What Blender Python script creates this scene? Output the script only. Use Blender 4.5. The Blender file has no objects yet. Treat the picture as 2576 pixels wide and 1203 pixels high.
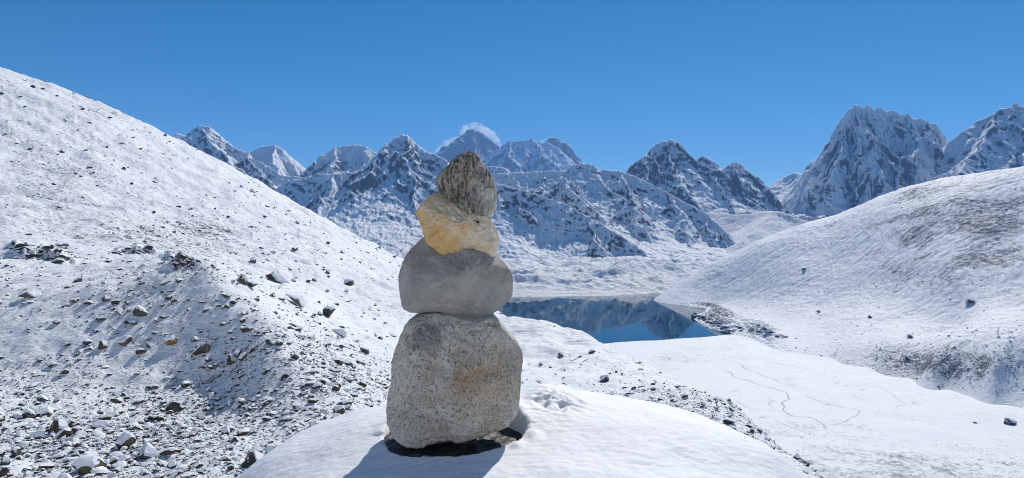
import bpy, bmesh, math, random
import numpy as np
from mathutils import Vector, Matrix

# ------------------------------------------------------------------ camera, sky, sun, exposure
scene = bpy.context.scene
C = scene.collection
FOC, CX, HZ = 1839.5, 1288.0, 551.0          # focal length, centre column and eye-level row of the photograph (2576 x 1203 copy)
cam_data = bpy.data.cameras.new('camera')
cam = bpy.data.objects.new('camera', cam_data); C.objects.link(cam)
cam.location = (0, 0, 0); cam.rotation_euler = (math.radians(90), 0, 0)
cam_data.sensor_width = 36.0
cam_data.lens = 36.0 * FOC / 2576.0
cam_data.shift_y = -(601.5 - HZ) / 2576.0
cam_data.clip_start = 0.02; cam_data.clip_end = 120000
scene.camera = cam

SUN_AZ, SUN_EL = math.radians(22), math.radians(41)      # azimuth to the right of the view direction (+Y)
world = bpy.data.worlds.new('World'); scene.world = world; world.use_nodes = True
wn = world.node_tree
bg = wn.nodes['Background']
sky = wn.nodes.new('ShaderNodeTexSky'); sky.sky_type = 'NISHITA'; sky.sun_disc = False
sky.sun_elevation = SUN_EL; sky.sun_rotation = SUN_AZ
sky.altitude = 3300; sky.air_density = 1.0; sky.dust_density = 1.2; sky.ozone_density = 8.0
hs = wn.nodes.new('ShaderNodeHueSaturation'); hs.inputs['Saturation'].default_value = 1.24; hs.inputs['Hue'].default_value = 0.488
wn.links.new(sky.outputs[0], hs.inputs['Color']); wn.links.new(hs.outputs[0], bg.inputs[0]); bg.inputs[1].default_value = 0.080
sun_data = bpy.data.lights.new('sun', 'SUN'); sun = bpy.data.objects.new('sun', sun_data); C.objects.link(sun)
sun_data.energy = 4.3; sun_data.angle = math.radians(0.5); sun_data.color = (1.0, 0.955, 0.88)
SD = Vector((math.sin(SUN_AZ) * math.cos(SUN_EL), math.cos(SUN_AZ) * math.cos(SUN_EL), math.sin(SUN_EL)))
sun.rotation_euler = SD.to_track_quat('Z', 'Y').to_euler()
scene.view_settings.view_transform = 'Standard'; scene.view_settings.look = 'None'
scene.view_settings.gamma = 1.0; scene.view_settings.use_curve_mapping = False
scene.view_settings.exposure = -0.06
scene.render.engine = 'CYCLES'
scene.cycles.max_bounces = 8; scene.cycles.diffuse_bounces = 6; scene.cycles.glossy_bounces = 3
scene.cycles.volume_bounces = 4; scene.cycles.transparent_max_bounces = 6
scene.cycles.use_denoising = True
scene.cycles.filter_width = 0.9
scene.cycles.sample_clamp_indirect = 8.0

rng = np.random.default_rng(7)
random.seed(7)
LAKE_Z = -250.0

# ------------------------------------------------------------------ helpers
_perm = np.random.default_rng(3).permutation(256)
_perm = np.concatenate([_perm, _perm, _perm]).astype(np.int64)
_ang = np.random.default_rng(4).uniform(0, 2 * np.pi, 256)
_gx, _gy = np.cos(_ang), np.sin(_ang)
def perlin(x, y, seed=0):
    x = np.asarray(x, float) + seed * 17.317; y = np.asarray(y, float) + seed * 9.731
    fx = np.floor(x); fy = np.floor(y)
    xi = fx.astype(np.int64) & 255; yi = fy.astype(np.int64) & 255
    dx = x - fx; dy = y - fy
    u = dx * dx * dx * (dx * (dx * 6 - 15) + 10); v = dy * dy * dy * (dy * (dy * 6 - 15) + 10)
    def g(ix, iy, ax, ay):
        h = _perm[_perm[ix] + iy]
        return _gx[h] * ax + _gy[h] * ay
    x1 = (xi + 1) & 255; y1 = (yi + 1) & 255
    a = g(xi, yi, dx, dy); b = g(x1, yi, dx - 1, dy); c = g(xi, y1, dx, dy - 1); d = g(x1, y1, dx - 1, dy - 1)
    return 1.5 * ((a + (b - a) * u) * (1 - v) + (c + (d - c) * u) * v)
def fbm(x, y, octv=5, seed=0, gain=0.5, lac=2.03):
    s = 0; a = 1
    for o in range(octv):
        s = s + a * perlin(x, y, seed + o * 3); x = x * lac; y = y * lac; a *= gain
    return s
def ridged(x, y, octv=5, seed=0, gain=0.5, lac=2.07):
    s = 0; a = 1; w = 1
    for o in range(octv):
        n = 1 - np.abs(perlin(x, y, seed + o * 3)); n = n * n
        s = s + a * n * w; w = np.clip(n * 1.6, 0, 1); x = x * lac; y = y * lac; a *= gain
    return s
def sstep(a, b, x):
    t = np.clip((x - a) / (b - a), 0, 1); return t * t * (3 - 2 * t)
def at(px, py, Y):
    return Vector(((px - CX) / FOC * Y, Y, -(py - HZ) / FOC * Y))
def tps_fit(pts, vals, smooth=1e-4):
    P = np.asarray(pts, float); n = len(P)
    r2 = ((P[:, None] - P[None]) ** 2).sum(-1)
    K = 0.5 * r2 * np.log(r2 + 1e-12) + smooth * np.eye(n)
    A = np.zeros((n + 3, n + 3)); A[:n, :n] = K; A[:n, n] = 1; A[:n, n + 1:] = P; A[n, :n] = 1; A[n + 1:, :n] = P.T
    b = np.zeros(n + 3); b[:n] = vals
    return P, np.linalg.solve(A, b)
def tps_eval(m, a, b):
    P, c = m; n = len(P)
    out = c[n] + c[n + 1] * a + c[n + 2] * b
    for i in range(n):
        r2 = (a - P[i, 0]) ** 2 + (b - P[i, 1]) ** 2
        out = out + c[i] * 0.5 * r2 * np.log(r2 + 1e-12)
    return out
def tag(o, label=None, cat=None, group=None, kind=None):
    if label: o['label'] = label
    if cat: o['category'] = cat
    if group: o['group'] = group
    if kind: o['kind'] = kind
    return o
def link(name, me, mat=None, parent=None, smooth=True):
    o = bpy.data.objects.new(name, me); C.objects.link(o)
    if mat and not me.materials: me.materials.append(mat)
    if parent: o.parent = parent
    if smooth: me.polygons.foreach_set('use_smooth', np.ones(len(me.polygons), bool))
    return o
def np_mesh(name, co, faces):
    me = bpy.data.meshes.new(name)
    co = np.ascontiguousarray(co, np.float32); faces = np.ascontiguousarray(faces, np.int32)
    nv, nf, k = len(co), len(faces), faces.shape[1]
    me.vertices.add(nv); me.vertices.foreach_set('co', co.ravel())
    me.loops.add(nf * k); me.loops.foreach_set('vertex_index', faces.ravel())
    me.polygons.add(nf); me.polygons.foreach_set('loop_start', np.arange(0, nf * k, k, dtype=np.int32))
    me.update(calc_edges=True); me.validate()
    return me
def grid_mesh(name, X, Y, Z):
    r, c = X.shape
    co = np.stack([X, Y, Z], -1).reshape(-1, 3)
    i = np.arange(r * c).reshape(r, c)
    f = np.stack([i[:-1, :-1], i[:-1, 1:], i[1:, 1:], i[1:, :-1]], -1).reshape(-1, 4)
    return np_mesh(name, co, f)

# ------------------------------------------------------------------ materials
class NT:
    def __init__(self, name):
        self.m = bpy.data.materials.new(name); self.m.use_nodes = True
        self.t = self.m.node_tree; self.t.nodes.clear()
        self.out = self.t.nodes.new('ShaderNodeOutputMaterial')
    def n(self, typ, **kw):
        nd = self.t.nodes.new(typ)
        for k, v in kw.items(): setattr(nd, k, v)
        return nd
    def set(self, sock, v):
        if isinstance(v, bpy.types.NodeSocket): self.t.links.new(v, sock)
        elif v is not None: sock.default_value = v
    def math(self, op, a, b=None, c=None, clamp=False):
        nd = self.n('ShaderNodeMath', operation=op, use_clamp=clamp)
        self.set(nd.inputs[0], a)
        if b is not None: self.set(nd.inputs[1], b)
        if c is not None: self.set(nd.inputs[2], c)
        return nd.outputs[0]
    def coord(self, scale=(1, 1, 1), rot=(0, 0, 0), loc=(0, 0, 0), kind='Object'):
        tc = self.n('ShaderNodeTexCoord'); mp = self.n('ShaderNodeMapping')
        self.t.links.new(tc.outputs[kind], mp.inputs[0])
        mp.inputs['Scale'].default_value = scale; mp.inputs['Rotation'].default_value = rot; mp.inputs['Location'].default_value = loc
        return mp.outputs[0]
    def noise(self, vec, scale, detail=5, rough=0.55, dist=0.0, typ='FBM'):
        nd = self.n('ShaderNodeTexNoise', noise_type=typ)
        self.set(nd.inputs['Vector'], vec); nd.inputs['Scale'].default_value = scale
        nd.inputs['Detail'].default_value = detail; nd.inputs['Roughness'].default_value = rough; nd.inputs['Distortion'].default_value = dist
        return nd.outputs['Fac']
    def ramp(self, v, lo, hi, a=0.0, b=1.0, smooth=True):
        nd = self.n('ShaderNodeMapRange', interpolation_type='SMOOTHSTEP' if smooth else 'LINEAR')
        self.set(nd.inputs[0], v); self.set(nd.inputs[1], lo); self.set(nd.inputs[2], hi)
        self.set(nd.inputs[3], a); self.set(nd.inputs[4], b)
        return nd.outputs[0]
    def mix(self, f, a, b):
        nd = self.n('ShaderNodeMix', data_type='RGBA')
        self.set(nd.inputs[0], f)
        self.set(nd.inputs[6], a if isinstance(a, bpy.types.NodeSocket) else (*a, 1))
        self.set(nd.inputs[7], b if isinstance(b, bpy.types.NodeSocket) else (*b, 1))
        return nd.outputs[2]
    def nz(self):
        g = self.n('ShaderNodeNewGeometry'); s = self.n('ShaderNodeSeparateXYZ')
        self.t.links.new(g.outputs['Normal'], s.inputs[0]); return s.outputs[2]
    def bump(self, h, dist, strength=1.0, normal=None):
        b = self.n('ShaderNodeBump'); self.set(b.inputs['Height'], h)
        b.inputs['Distance'].default_value = dist; b.inputs['Strength'].default_value = strength
        if normal: self.t.links.new(normal, b.inputs['Normal'])
        return b.outputs[0]
    def bsdf(self, col, rough=0.8, spec=0.3, normal=None, **kw):
        p = self.n('ShaderNodeBsdfPrincipled')
        self.set(p.inputs['Base Color'], col if isinstance(col, bpy.types.NodeSocket) else (*col, 1))
        self.set(p.inputs['Roughness'], rough); p.inputs['Specular IOR Level'].default_value = spec
        if normal: self.t.links.new(normal, p.inputs['Normal'])
        for k, v in kw.items(): self.set(p.inputs[k], v)
        self.t.links.new(p.outputs[0], self.out.inputs[0])
        return p

SNOW = (0.87, 0.885, 0.905)
def mat_peak(name, L, thr, rock_a, rock_b, var=0.34, band=(0.0, 0.0), soft=0.04, cap=None):
    """snow lying in flutes and on ledges, bare rock where it is steep; L = size in metres of the smallest rock patches.
    'flow' on the mesh = (along the slope, down the slope, height in the tilted strata)"""
    m = NT(name)
    fl = m.n('ShaderNodeAttribute', attribute_name='flow').outputs['Vector']
    def fmap(sc):
        mp = m.n('ShaderNodeMapping'); m.t.links.new(fl, mp.inputs[0]); mp.inputs['Scale'].default_value = sc; return mp.outputs[0]
    v = m.coord(rot=(band[0], band[1], 0.4), scale=(1.0, 1.0, 1.8))
    streak = m.noise(fmap((1.0, 0.16, 0.0)), 1 / (L * 2.2), 5, 0.68, 0.3)
    strata = m.noise(fmap((0.12, 0.12, 1.0)), 1 / (L * 2.0), 5, 0.70, 0.5)
    fine = m.noise(v, 1 / (L * 1.3), 4, 0.72, 0.4)
    nb = m.noise(m.coord(), 1 / (L * 22), 3, 0.5)
    s = m.nz()
    for nn_, w in ((streak, 0.9), (strata, 1.5), (fine, 1.1), (nb, 0.9)):
        s = m.math('ADD', s, m.math('MULTIPLY', m.math('SUBTRACT', nn_, 0.5), var * w))
    if cap:
        sp_ = m.n('ShaderNodeSeparateXYZ'); m.t.links.new(m.coord(), sp_.inputs[0])
        s = m.math('ADD', s, m.ramp(m.math('ADD', sp_.outputs[2], m.math('MULTIPLY', m.math('SUBTRACT', nb, 0.5), cap[1] * 3)), cap[0] - cap[1], cap[0] + cap[1], 0.0, 0.4))
    rockf = m.ramp(s, thr + soft, thr - soft)
    rc = m.mix(m.noise(v, 1 / (L * 3), 5, 0.6), rock_a, rock_b)
    hgt = m.math('ADD', m.math('MULTIPLY', streak, 0.8), m.math('ADD', m.math('MULTIPLY', strata, 0.7), m.math('MULTIPLY', fine, 0.5)))
    col = m.mix(rockf, SNOW, rc)
    m.bsdf(col, m.ramp(rockf, 0, 1, 0.7, 0.9), 0.2, m.bump(hgt, L * 1.1, 1.0))
    return m.m
def mat_slope(name, L, cover=0.5, patch=60.0, stretch=(1, 1, 1), rotz=0.0, rock_a=(0.07, 0.071, 0.075), rock_b=(0.165, 0.16, 0.155), thr_steep=0.55, bumpd=1.0, far=None, attr=False):
    """thin snow over scree: flecks of stone poke through in patches and on steep bits; far = (start, end, size factor): the stones are bigger beyond.
    attr: how stony the ground is comes from the mesh attribute 'cover' (0..1)"""
    m = NT(name)
    v = m.coord(scale=stretch, rot=(0, 0, rotz))
    vo = m.coord()
    if attr:
        an = m.n('ShaderNodeAttribute', attribute_name='cover'); cv = an.outputs['Fac']
    else: cv = cover
    def layer(L, patch):
        f1 = m.noise(v, 1 / L, 5, 0.70, 0.3)
        f2 = m.noise(v, 1 / (L * 4.3), 5, 0.62, 0.4)
        pt = m.noise(vo, 1 / patch, 5, 0.6, 0.6)
        fleck = m.math('ADD', m.math('MULTIPLY', f1, 0.65), m.math('MULTIPLY', f2, 0.35))
        th = m.ramp(m.math('ADD', cv, m.math('MULTIPLY', m.math('SUBTRACT', pt, 0.5), 1.3)), 0.0, 1.0, 0.70, 0.47, smooth=False)
        hgt = m.math('MULTIPLY', m.math('ADD', f2, m.math('MULTIPLY', f1, 0.45)), L)
        return m.math('SUBTRACT', fleck, th), hgt
    d, hgt = layer(L, patch)
    if far:
        d2, h2 = layer(L * far[2], patch * far[2])
        sp = m.n('ShaderNodeSeparateXYZ'); m.t.links.new(vo, sp.inputs[0])
        k = m.ramp(sp.outputs[1], far[0], far[1])
        def mixv(a, b):
            nd = m.n('ShaderNodeMix', data_type='FLOAT'); m.set(nd.inputs[0], k); m.set(nd.inputs[2], a); m.set(nd.inputs[3], b); return nd.outputs[0]
        d = mixv(d, d2); hgt = mixv(hgt, h2)
    steep = m.ramp(m.nz(), thr_steep + 0.15, thr_steep - 0.2, 0.0, 0.12)
    rockf = m.ramp(m.math('ADD', d, steep), 0.0, 0.04)
    rc = m.mix(m.noise(v, 1 / (L * 2), 4), rock_a, rock_b)
    col = m.mix(rockf, SNOW, rc)
    m.bsdf(col, m.ramp(rockf, 0, 1, 0.65, 0.9), 0.2, m.bump(hgt, 2.4 * bumpd, 1.0))
    return m.m
def set_cover(o, cov):
    a = o.data.attributes.new('cover', 'FLOAT', 'POINT')
    a.data.foreach_set('value', np.ascontiguousarray(np.clip(cov, 0, 1).ravel(), np.float32))
def blob(px, py, cx, cy, rx, ry): return np.exp(-((px - cx) / rx) ** 2 - ((py - cy) / ry) ** 2)

# ------------------------------------------------------------------ terrain builders
def grow_spurs(ridges, L, slope, seed, many):
    """side ribs branching off the crest lines and smaller ribs off those: [(points, side slope, level)]"""
    r = random.Random(seed * 13 + 5); out = []
    def walk(P, step):
        d = 0.0; nxt = step * r.uniform(0.3, 0.9)
        for a, b in zip(P[:-1], P[1:]):
            l = math.hypot(b.x - a.x, b.y - a.y)
            while nxt <= d + l:
                yield a.lerp(b, (nxt - d) / max(l, 1e-6)), math.atan2(b.y - a.y, b.x - a.x); nxt += step * r.uniform(0.6, 1.4)
            d += l
    def rib(p, ang, length, fall, n=4):
        Q = [p.copy()]; q = p.copy(); t = math.tan(math.radians(fall))
        for k in range(n):
            ang += r.uniform(-.28, .28); s_ = length / n * r.uniform(.8, 1.2)
            q = q + Vector((math.cos(ang) * s_, math.sin(ang) * s_, -t * s_ * (1.12 - 0.12 * k) * r.uniform(.8, 1.2))); Q.append(q.copy())
        return Q
    for ri, R in enumerate(ridges):
        sl = slope
        if isinstance(R, tuple): R, sl = R
        if sl < 30: continue
        P = [at(*p) for p in R]
        for p, an in walk(P, L * (0.20 if ri == 0 else 0.26) / many):
            angs = [-math.pi / 2 + r.uniform(-.65, .65)] if ri == 0 else [an + r.choice((-1, 1)) * r.uniform(.7, 1.2)]
            for ang in angs:
                Q = rib(p - Vector((0, 0, 0.01 * L)), ang, L * (r.uniform(.45, 1.05) if ri == 0 else r.uniform(.25, .5)), sl * r.uniform(.70, .86))
                out.append((Q, sl + r.uniform(4, 10), 1))
                for p2, an2 in walk(Q, L * 0.15 / many):
                    out.append((rib(p2 - Vector((0, 0, 0.006 * L)), an2 + r.choice((-1, 1)) * r.uniform(.6, 1.1), L * r.uniform(.10, .26), sl * r.uniform(.82, 1.0), 2), sl + r.uniform(6, 13), 2))
    return out
def mountain(name, label, ridges, px0, px1, Y0, Y1, rows, slope, L, mat, seed, amp=1.0, gul=1.0, jag=1.0, back=0.25, base=-299.0,
             terr=0.0, terr_l=120.0, tilt=0.3, colf=1.3, warp=1.0, many=1.0):
    """a mountain as a height field fallen away from its crest lines; ridges = [[(px, py, Y), ...], ...] measured from the photograph"""
    cols = int((px1 - px0) / 2576 * 1024 * colf)
    px = np.linspace(px0, px1, cols)
    nb = max(14, int(rows * 0.14))
    Ym = Y1 - (Y1 - Y0) * back
    Yr = np.concatenate([np.linspace(Y0, Ym, rows - nb, endpoint=False), np.linspace(Ym, Y1, nb)])
    PX, YY = np.meshgrid(px, Yr)
    XX = (PX - CX) / FOC * YY
    pxm = (Y0 + Y1) / 2 / FOC                      # metres per photo pixel at this distance
    wl = L * 0.4
    wx = XX + warp * L * 0.07 * fbm(XX / wl, YY / wl, 5, seed); wy = YY + warp * L * 0.07 * fbm(XX / wl + 31, YY / wl + 7, 5, seed + 5)
    best = np.full(XX.shape, -1e9); bd = np.zeros(XX.shape); bs = np.zeros(XX.shape); bi = np.zeros(XX.shape)
    jobs = []
    for ri, R in enumerate(ridges):
        sl = slope
        if isinstance(R, tuple): R, sl = R
        jobs.append(([at(*p) for p in R], sl, 0 if ri == 0 else 0.5))
    if gul > 0: jobs += grow_spurs(ridges, L, slope, seed, many)
    for ji, (P, sl, lev) in enumerate(jobs):
        acc = ji * 733.0
        tn = math.tan(math.radians(sl))
        reach = 1e9 if lev < 1 else (L * 0.55 if lev == 1 else L * 0.22)
        for a, b in zip(P[:-1], P[1:]):
            dx, dy = b.x - a.x, b.y - a.y; l2 = dx * dx + dy * dy + 1e-6
            r0, r1, c0, c1 = 0, len(Yr), 0, cols
            if lev >= 1:
                ylo, yhi = min(a.y, b.y) - reach, max(a.y, b.y) + reach
                r0, r1 = np.searchsorted(Yr, [ylo, yhi])
                xlo, xhi = min(a.x, b.x) - reach, max(a.x, b.x) + reach
                cc = np.searchsorted(px, [CX + min(xlo / max(ylo, 1), xlo / yhi) * FOC, CX + max(xhi / max(ylo, 1), xhi / yhi) * FOC]); c0, c1 = cc
                if r1 - r0 < 1 or c1 - c0 < 1: acc += math.sqrt(l2); continue
            S = (slice(r0, r1), slice(c0, c1))
            if lev == 0:      # the crest itself is barely warped, the flanks are
                t0 = np.clip(((XX[S] - a.x) * dx + (YY[S] - a.y) * dy) / l2, 0, 1)
                k = sstep(0, L * 0.3, np.hypot(XX[S] - a.x - t0 * dx, YY[S] - a.y - t0 * dy))
                qx = XX[S] + (wx[S] - XX[S]) * k; qy = YY[S] + (wy[S] - YY[S]) * k
            else: qx, qy = wx[S], wy[S]
            t = np.clip(((qx - a.x) * dx + (qy - a.y) * dy) / l2, 0, 1)
            d = np.hypot(qx - a.x - t * dx, qy - a.y - t * dy)
            zr = a.z + (b.z - a.z) * t
            h = zr - L * 1.35 * tn * 1.12 * (1 - np.exp(-d / (L * 1.35)))
            up = h > best[S]
            best[S] = np.where(up, h, best[S]); bd[S] = np.where(up, d, bd[S]); bs[S] = np.where(up, acc + t * math.sqrt(l2), bs[S]); bi[S] = np.where(up, float(lev > 0), bi[S])
            acc += math.sqrt(l2)
    k1 = np.maximum(sstep(0, L * 0.12, bd), 0.5 * bi)
    H = best
    ac = np.where(bi > 0.5, bs, XX) + L * 0.03 * fbm(XX / (L * 0.2), YY / (L * 0.2), 3, seed + 9)
    # small crags, fewer on the snow aprons at the foot
    ap = 0.06 + 0.94 * sstep(-250, 160, H)
    H = H + amp * L * 0.018 * (ridged(XX / (L * 0.13), YY / (L * 0.13), 5, seed + 11) - 1.25) * (0.3 + 0.7 * k1) * ap
    H = H + jag * 3.2 * pxm * (ridged(XX / (13 * pxm), YY / (40 * pxm), 4, seed + 31) - 1.15)
    if terr:
        for f_, q_ in ((1.0, 1.0), (0.37, 0.8)):
            tl = terr_l * f_
            ph = (H + tilt * XX) / tl + 1.1 * fbm(XX / (L * 0.4 * f_), YY / (L * 0.4 * f_), 4, seed + 41)
            fr = ph - np.floor(ph)
            H = H + q_ * terr * tl * (sstep(0.0, 0.3, fr) - fr) * np.clip(k1 + 0.2, 0, 1)
    H = np.maximum(H, base)
    o = link(name, grid_mesh(name, XX, YY, H), mat)
    fa = o.data.attributes.new('flow', 'FLOAT_VECTOR', 'POINT')
    fa.data.foreach_set('vector', np.stack([ac, bd, H + tilt * XX], -1).astype(np.float32).ravel())
    return tag(o, label, kind='structure')

class Field:
    """smooth land through points measured from the photograph, in (column, log distance)"""
    WS = 0.45
    def __init__(self, pts, smooth=2e-4):
        P = [((p[0] - CX) / FOC, math.log(p[2]) * self.WS) for p in pts]
        self.m = tps_fit(P, [-(p[1] - HZ) / FOC for p in pts], smooth)
    def z(self, X, Y):
        return tps_eval(self.m, X / Y, np.log(Y) * self.WS) * Y

# colours of bare rock in the high peaks
RK1, RK2 = (0.045, 0.043, 0.045), (0.13, 0.115, 0.105)
PK = mat_peak('peak_snow_and_rock', 8, 0.53, RK1, RK2)
PKD = mat_peak('dark_peak_snow_and_rock', 6, 0.57, (0.045, 0.042, 0.04), (0.14, 0.12, 0.10), band=(0.3, -0.5))
PKL = mat_peak('wall_snow_and_rock', 8, 0.36, RK1, RK2, var=0.42)
PKW = mat_peak('white_peak_snow', 18, 0.40, RK1, RK2)
PKC = mat_peak('crag_snow_and_rock', 5, 0.54, (0.045, 0.042, 0.04), (0.14, 0.12, 0.10), band=(0.15, -0.35))
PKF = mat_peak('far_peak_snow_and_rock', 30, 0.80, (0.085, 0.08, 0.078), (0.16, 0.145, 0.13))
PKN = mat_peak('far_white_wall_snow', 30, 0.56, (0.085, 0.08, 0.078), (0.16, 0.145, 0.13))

# base sheet under everything
me = np_mesh('ground', [(-26000, -9000, -300), (26000, -9000, -300), (26000, 29000, -300), (-26000, 29000, -300)], [(0, 1, 2, 3)])
GM = NT('ground_snow'); GM.bsdf(SNOW, 0.8, 0.1)
tag(link('ground', me, GM.m), kind='structure')

# --- the highest far peaks
mountain('mountain', 'highest far blue pyramid peak with cloud streaming from its summit',
  [[(1040, 430, 23800), (1100, 384, 24000), (1125, 366, 24000), (1150, 346, 24000), (1165, 338, 24000), (1177, 325, 24000), (1190, 324, 24000), (1213, 334, 24000), (1236, 353, 24000), (1258, 371, 24000), (1310, 410, 23800)],
   [(1183, 326, 24000), (1195, 375, 23000), (1205, 430, 22200)]],
  1040, 1320, 21200, 26500, 150, 47, 2600, PKF, 3, amp=0.55, gul=0.5, jag=0.5, back=0.4, terr=0.14, terr_l=420, tilt=0.35)
mountain('mountain', 'far pale blue snow wall with a row of small crests',
  [[(1150, 440, 20800), (1205, 408, 21000), (1240, 382, 21000), (1262, 366, 21000), (1283, 351, 21000), (1298, 355, 21000), (1318, 352, 21000), (1340, 348, 21000), (1352, 355, 21000), (1366, 358, 21000), (1378, 356, 21000), (1405, 372, 20900), (1425, 400, 20800), (1445, 432, 20700)],
   [(1283, 352, 21000), (1296, 400, 20000), (1310, 440, 19300)], [(1340, 350, 21000), (1368, 385, 20200), (1410, 425, 19400)], [(1318, 353, 21000), (1330, 400, 20100)]],
  1130, 1470, 18600, 22400, 150, 46, 1900, PKN, 8, amp=0.7, gul=1.2, jag=0.6, back=0.3)
mountain('mountain', 'far blue humped peak at the right end of the pale wall',
  [[(1340, 380, 22800), (1366, 359, 23000), (1388, 344, 23000), (1401, 345, 23000), (1409, 356, 23000), (1421, 357, 23000), (1434, 369, 23000), (1442, 390, 23000), (1455, 407, 23000), (1490, 432, 22800)],
   [(1400, 346, 23000), (1412, 395, 22000), (1430, 440, 21300)]],
  1340, 1500, 20800, 24800, 110, 52, 1900, PKF, 14, amp=0.6, gul=0.8, jag=0.5, back=0.35)

# --- middle distance peaks
mountain('mountain', 'small white snow summit peeping out behind the dark left peak',
  [[(400, 380, 10500), (432, 347, 10500), (446, 333, 10500), (462, 338, 10500), (520, 370, 10500)]], 400, 520, 9700, 11200, 60, 44, 900, PKW, 5, amp=0.4, jag=0.3)
mountain('mountain', 'dark rocky peak rising above the left snow slope',
  [[(415, 385, 8600), (460, 345, 8600), (478, 337, 8600), (490, 322, 8600), (502, 314, 8600), (516, 319, 8600), (528, 318, 8600), (545, 336, 8600), (565, 352, 8600), (590, 372, 8500), (615, 381, 8450), (640, 400, 8350), (672, 415, 8200), (705, 440, 8050), (760, 446, 8000)],
   [(502, 316, 8600), (540, 360, 8250), (590, 420, 7850), (650, 480, 7500)], [(478, 338, 8600), (440, 380, 8200), (430, 430, 7900)],
   [(615, 382, 8450), (650, 425, 8050), (705, 480, 7650), (740, 520, 7300)]],
  400, 790, 6900, 9300, 230, 44, 820, PKD, 21, amp=0.9, gul=1.0, jag=0.6, terr=0.14, terr_l=110, tilt=0.55)
mountain('mountain', 'rounded white peak between the dark peak and the flat-topped one',
  [[(590, 400, 11000), (632, 380, 11000), (655, 369, 11000), (688, 363, 11000), (708, 372, 11000), (740, 406, 11000), (768, 446, 11000), (800, 470, 11000)],
   [(690, 364, 11000), (690, 410, 10400), (705, 450, 9900)]],
  590, 800, 9500, 11900, 120, 46, 1000, PKW, 27, amp=0.75, gul=1.0, jag=0.4)
mountain('mountain', 'flat-topped peak with a thick white ice cap',
  [[(760, 470, 10200), (797, 436, 10300), (806, 408, 10300), (818, 388, 10300), (842, 369, 10300), (868, 367, 10300), (892, 363, 10300), (920, 368, 10300), (945, 383, 10300), (985, 410, 10300)],
   [(845, 372, 10300), (838, 420, 9750), (850, 470, 9300)], [(920, 370, 10300), (915, 420, 9800)]],
  755, 1000, 8900, 11200, 140, 47, 950, mat_peak('ice_cap_peak', 13, 0.55, (0.085, 0.07, 0.065), (0.2, 0.16, 0.14), cap=(850, 70)), 33, amp=0.8, gul=0.8, jag=0.4, terr=0.14, terr_l=130, tilt=0.05)
mountain('mountain', 'sharp dark-blue pyramid peak behind the cairn',
  [[(690, 478, 7500), (720, 455, 7500), (770, 446, 7550), (800, 436, 7600), (850, 437, 7650), (905, 428, 7700), (940, 408, 7800), (958, 386, 7850), (975, 362, 7900), (992, 345, 7950), (1012, 337, 8000), (1028, 342, 8000), (1050, 363, 7950), (1075, 381, 7900), (1092, 386, 7850), (1120, 401, 7800), (1150, 425, 7700), (1200, 425, 7600), (1235, 418, 7500), (1265, 420, 7450), (1290, 445, 7300), (1330, 480, 7200)],
   [(1012, 338, 8000), (1035, 420, 7500), (1045, 500, 7050), (1060, 560, 6700)],
   [(975, 363, 7900), (945, 450, 7400), (900, 520, 7000), (860, 560, 6700)],
   [(850, 438, 7650), (820, 490, 7300), (800, 530, 6950)],
   [(1120, 402, 7800), (1150, 470, 7300), (1180, 540, 6850)],
   [(1265, 421, 7450), (1300, 470, 7100), (1340, 520, 6800)],
   ([(640, 560, 6200), (780, 566, 6000), (900, 590, 5800), (985, 612, 5600), (1040, 640, 5400)], 20)],
  600, 1400, 5300, 8700, 300, 46, 900, PKD, 40, amp=0.9, gul=1.1, jag=0.7, terr=0.14, terr_l=100, tilt=0.5)
mountain('mountain', 'craggy triple-topped peak right of the central massif',
  [[(1540, 470, 8400), (1580, 440, 8500), (1598, 428, 8500), (1620, 395, 8500), (1640, 371, 8500), (1662, 355, 8500), (1676, 354, 8500), (1690, 350, 8500), (1708, 358, 8500), (1722, 375, 8500), (1735, 397, 8450), (1747, 402, 8450), (1770, 391, 8450), (1788, 398, 8450), (1805, 420, 8450), (1818, 426, 8450), (1838, 410, 8450), (1852, 406, 8450), (1866, 413, 8450), (1890, 445, 8400), (1915, 468, 8350), (1935, 490, 8300), (1945, 540, 8100)],
   [(1676, 355, 8500), (1700, 430, 8000), (1740, 500, 7600), (1780, 540, 7300)], [(1770, 392, 8450), (1800, 460, 8000), (1840, 520, 7600)],
   [(1852, 407, 8450), (1870, 470, 8000), (1900, 520, 7700)], [(1640, 372, 8500), (1620, 450, 8000), (1600, 520, 7500)]],
  1500, 2060, 7000, 9300, 260, 48, 850, PKD, 52, amp=0.9, gul=1.1, jag=0.7, terr=0.14, terr_l=95, tilt=0.25)
mountain('mountain', 'small pale snow peak at the head of the glacier',
  [[(1900, 500, 12000), (1938, 470, 12000), (1960, 450, 12000), (1985, 438, 12000), (2003, 431, 12000), (2025, 440, 12000), (2070, 460, 12000)], [(1960, 451, 12000), (1958, 480, 11500)]],
  1900, 2075, 10800, 12800, 80, 40, 900, PKW, 60, amp=0.6, jag=0.4)
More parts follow.
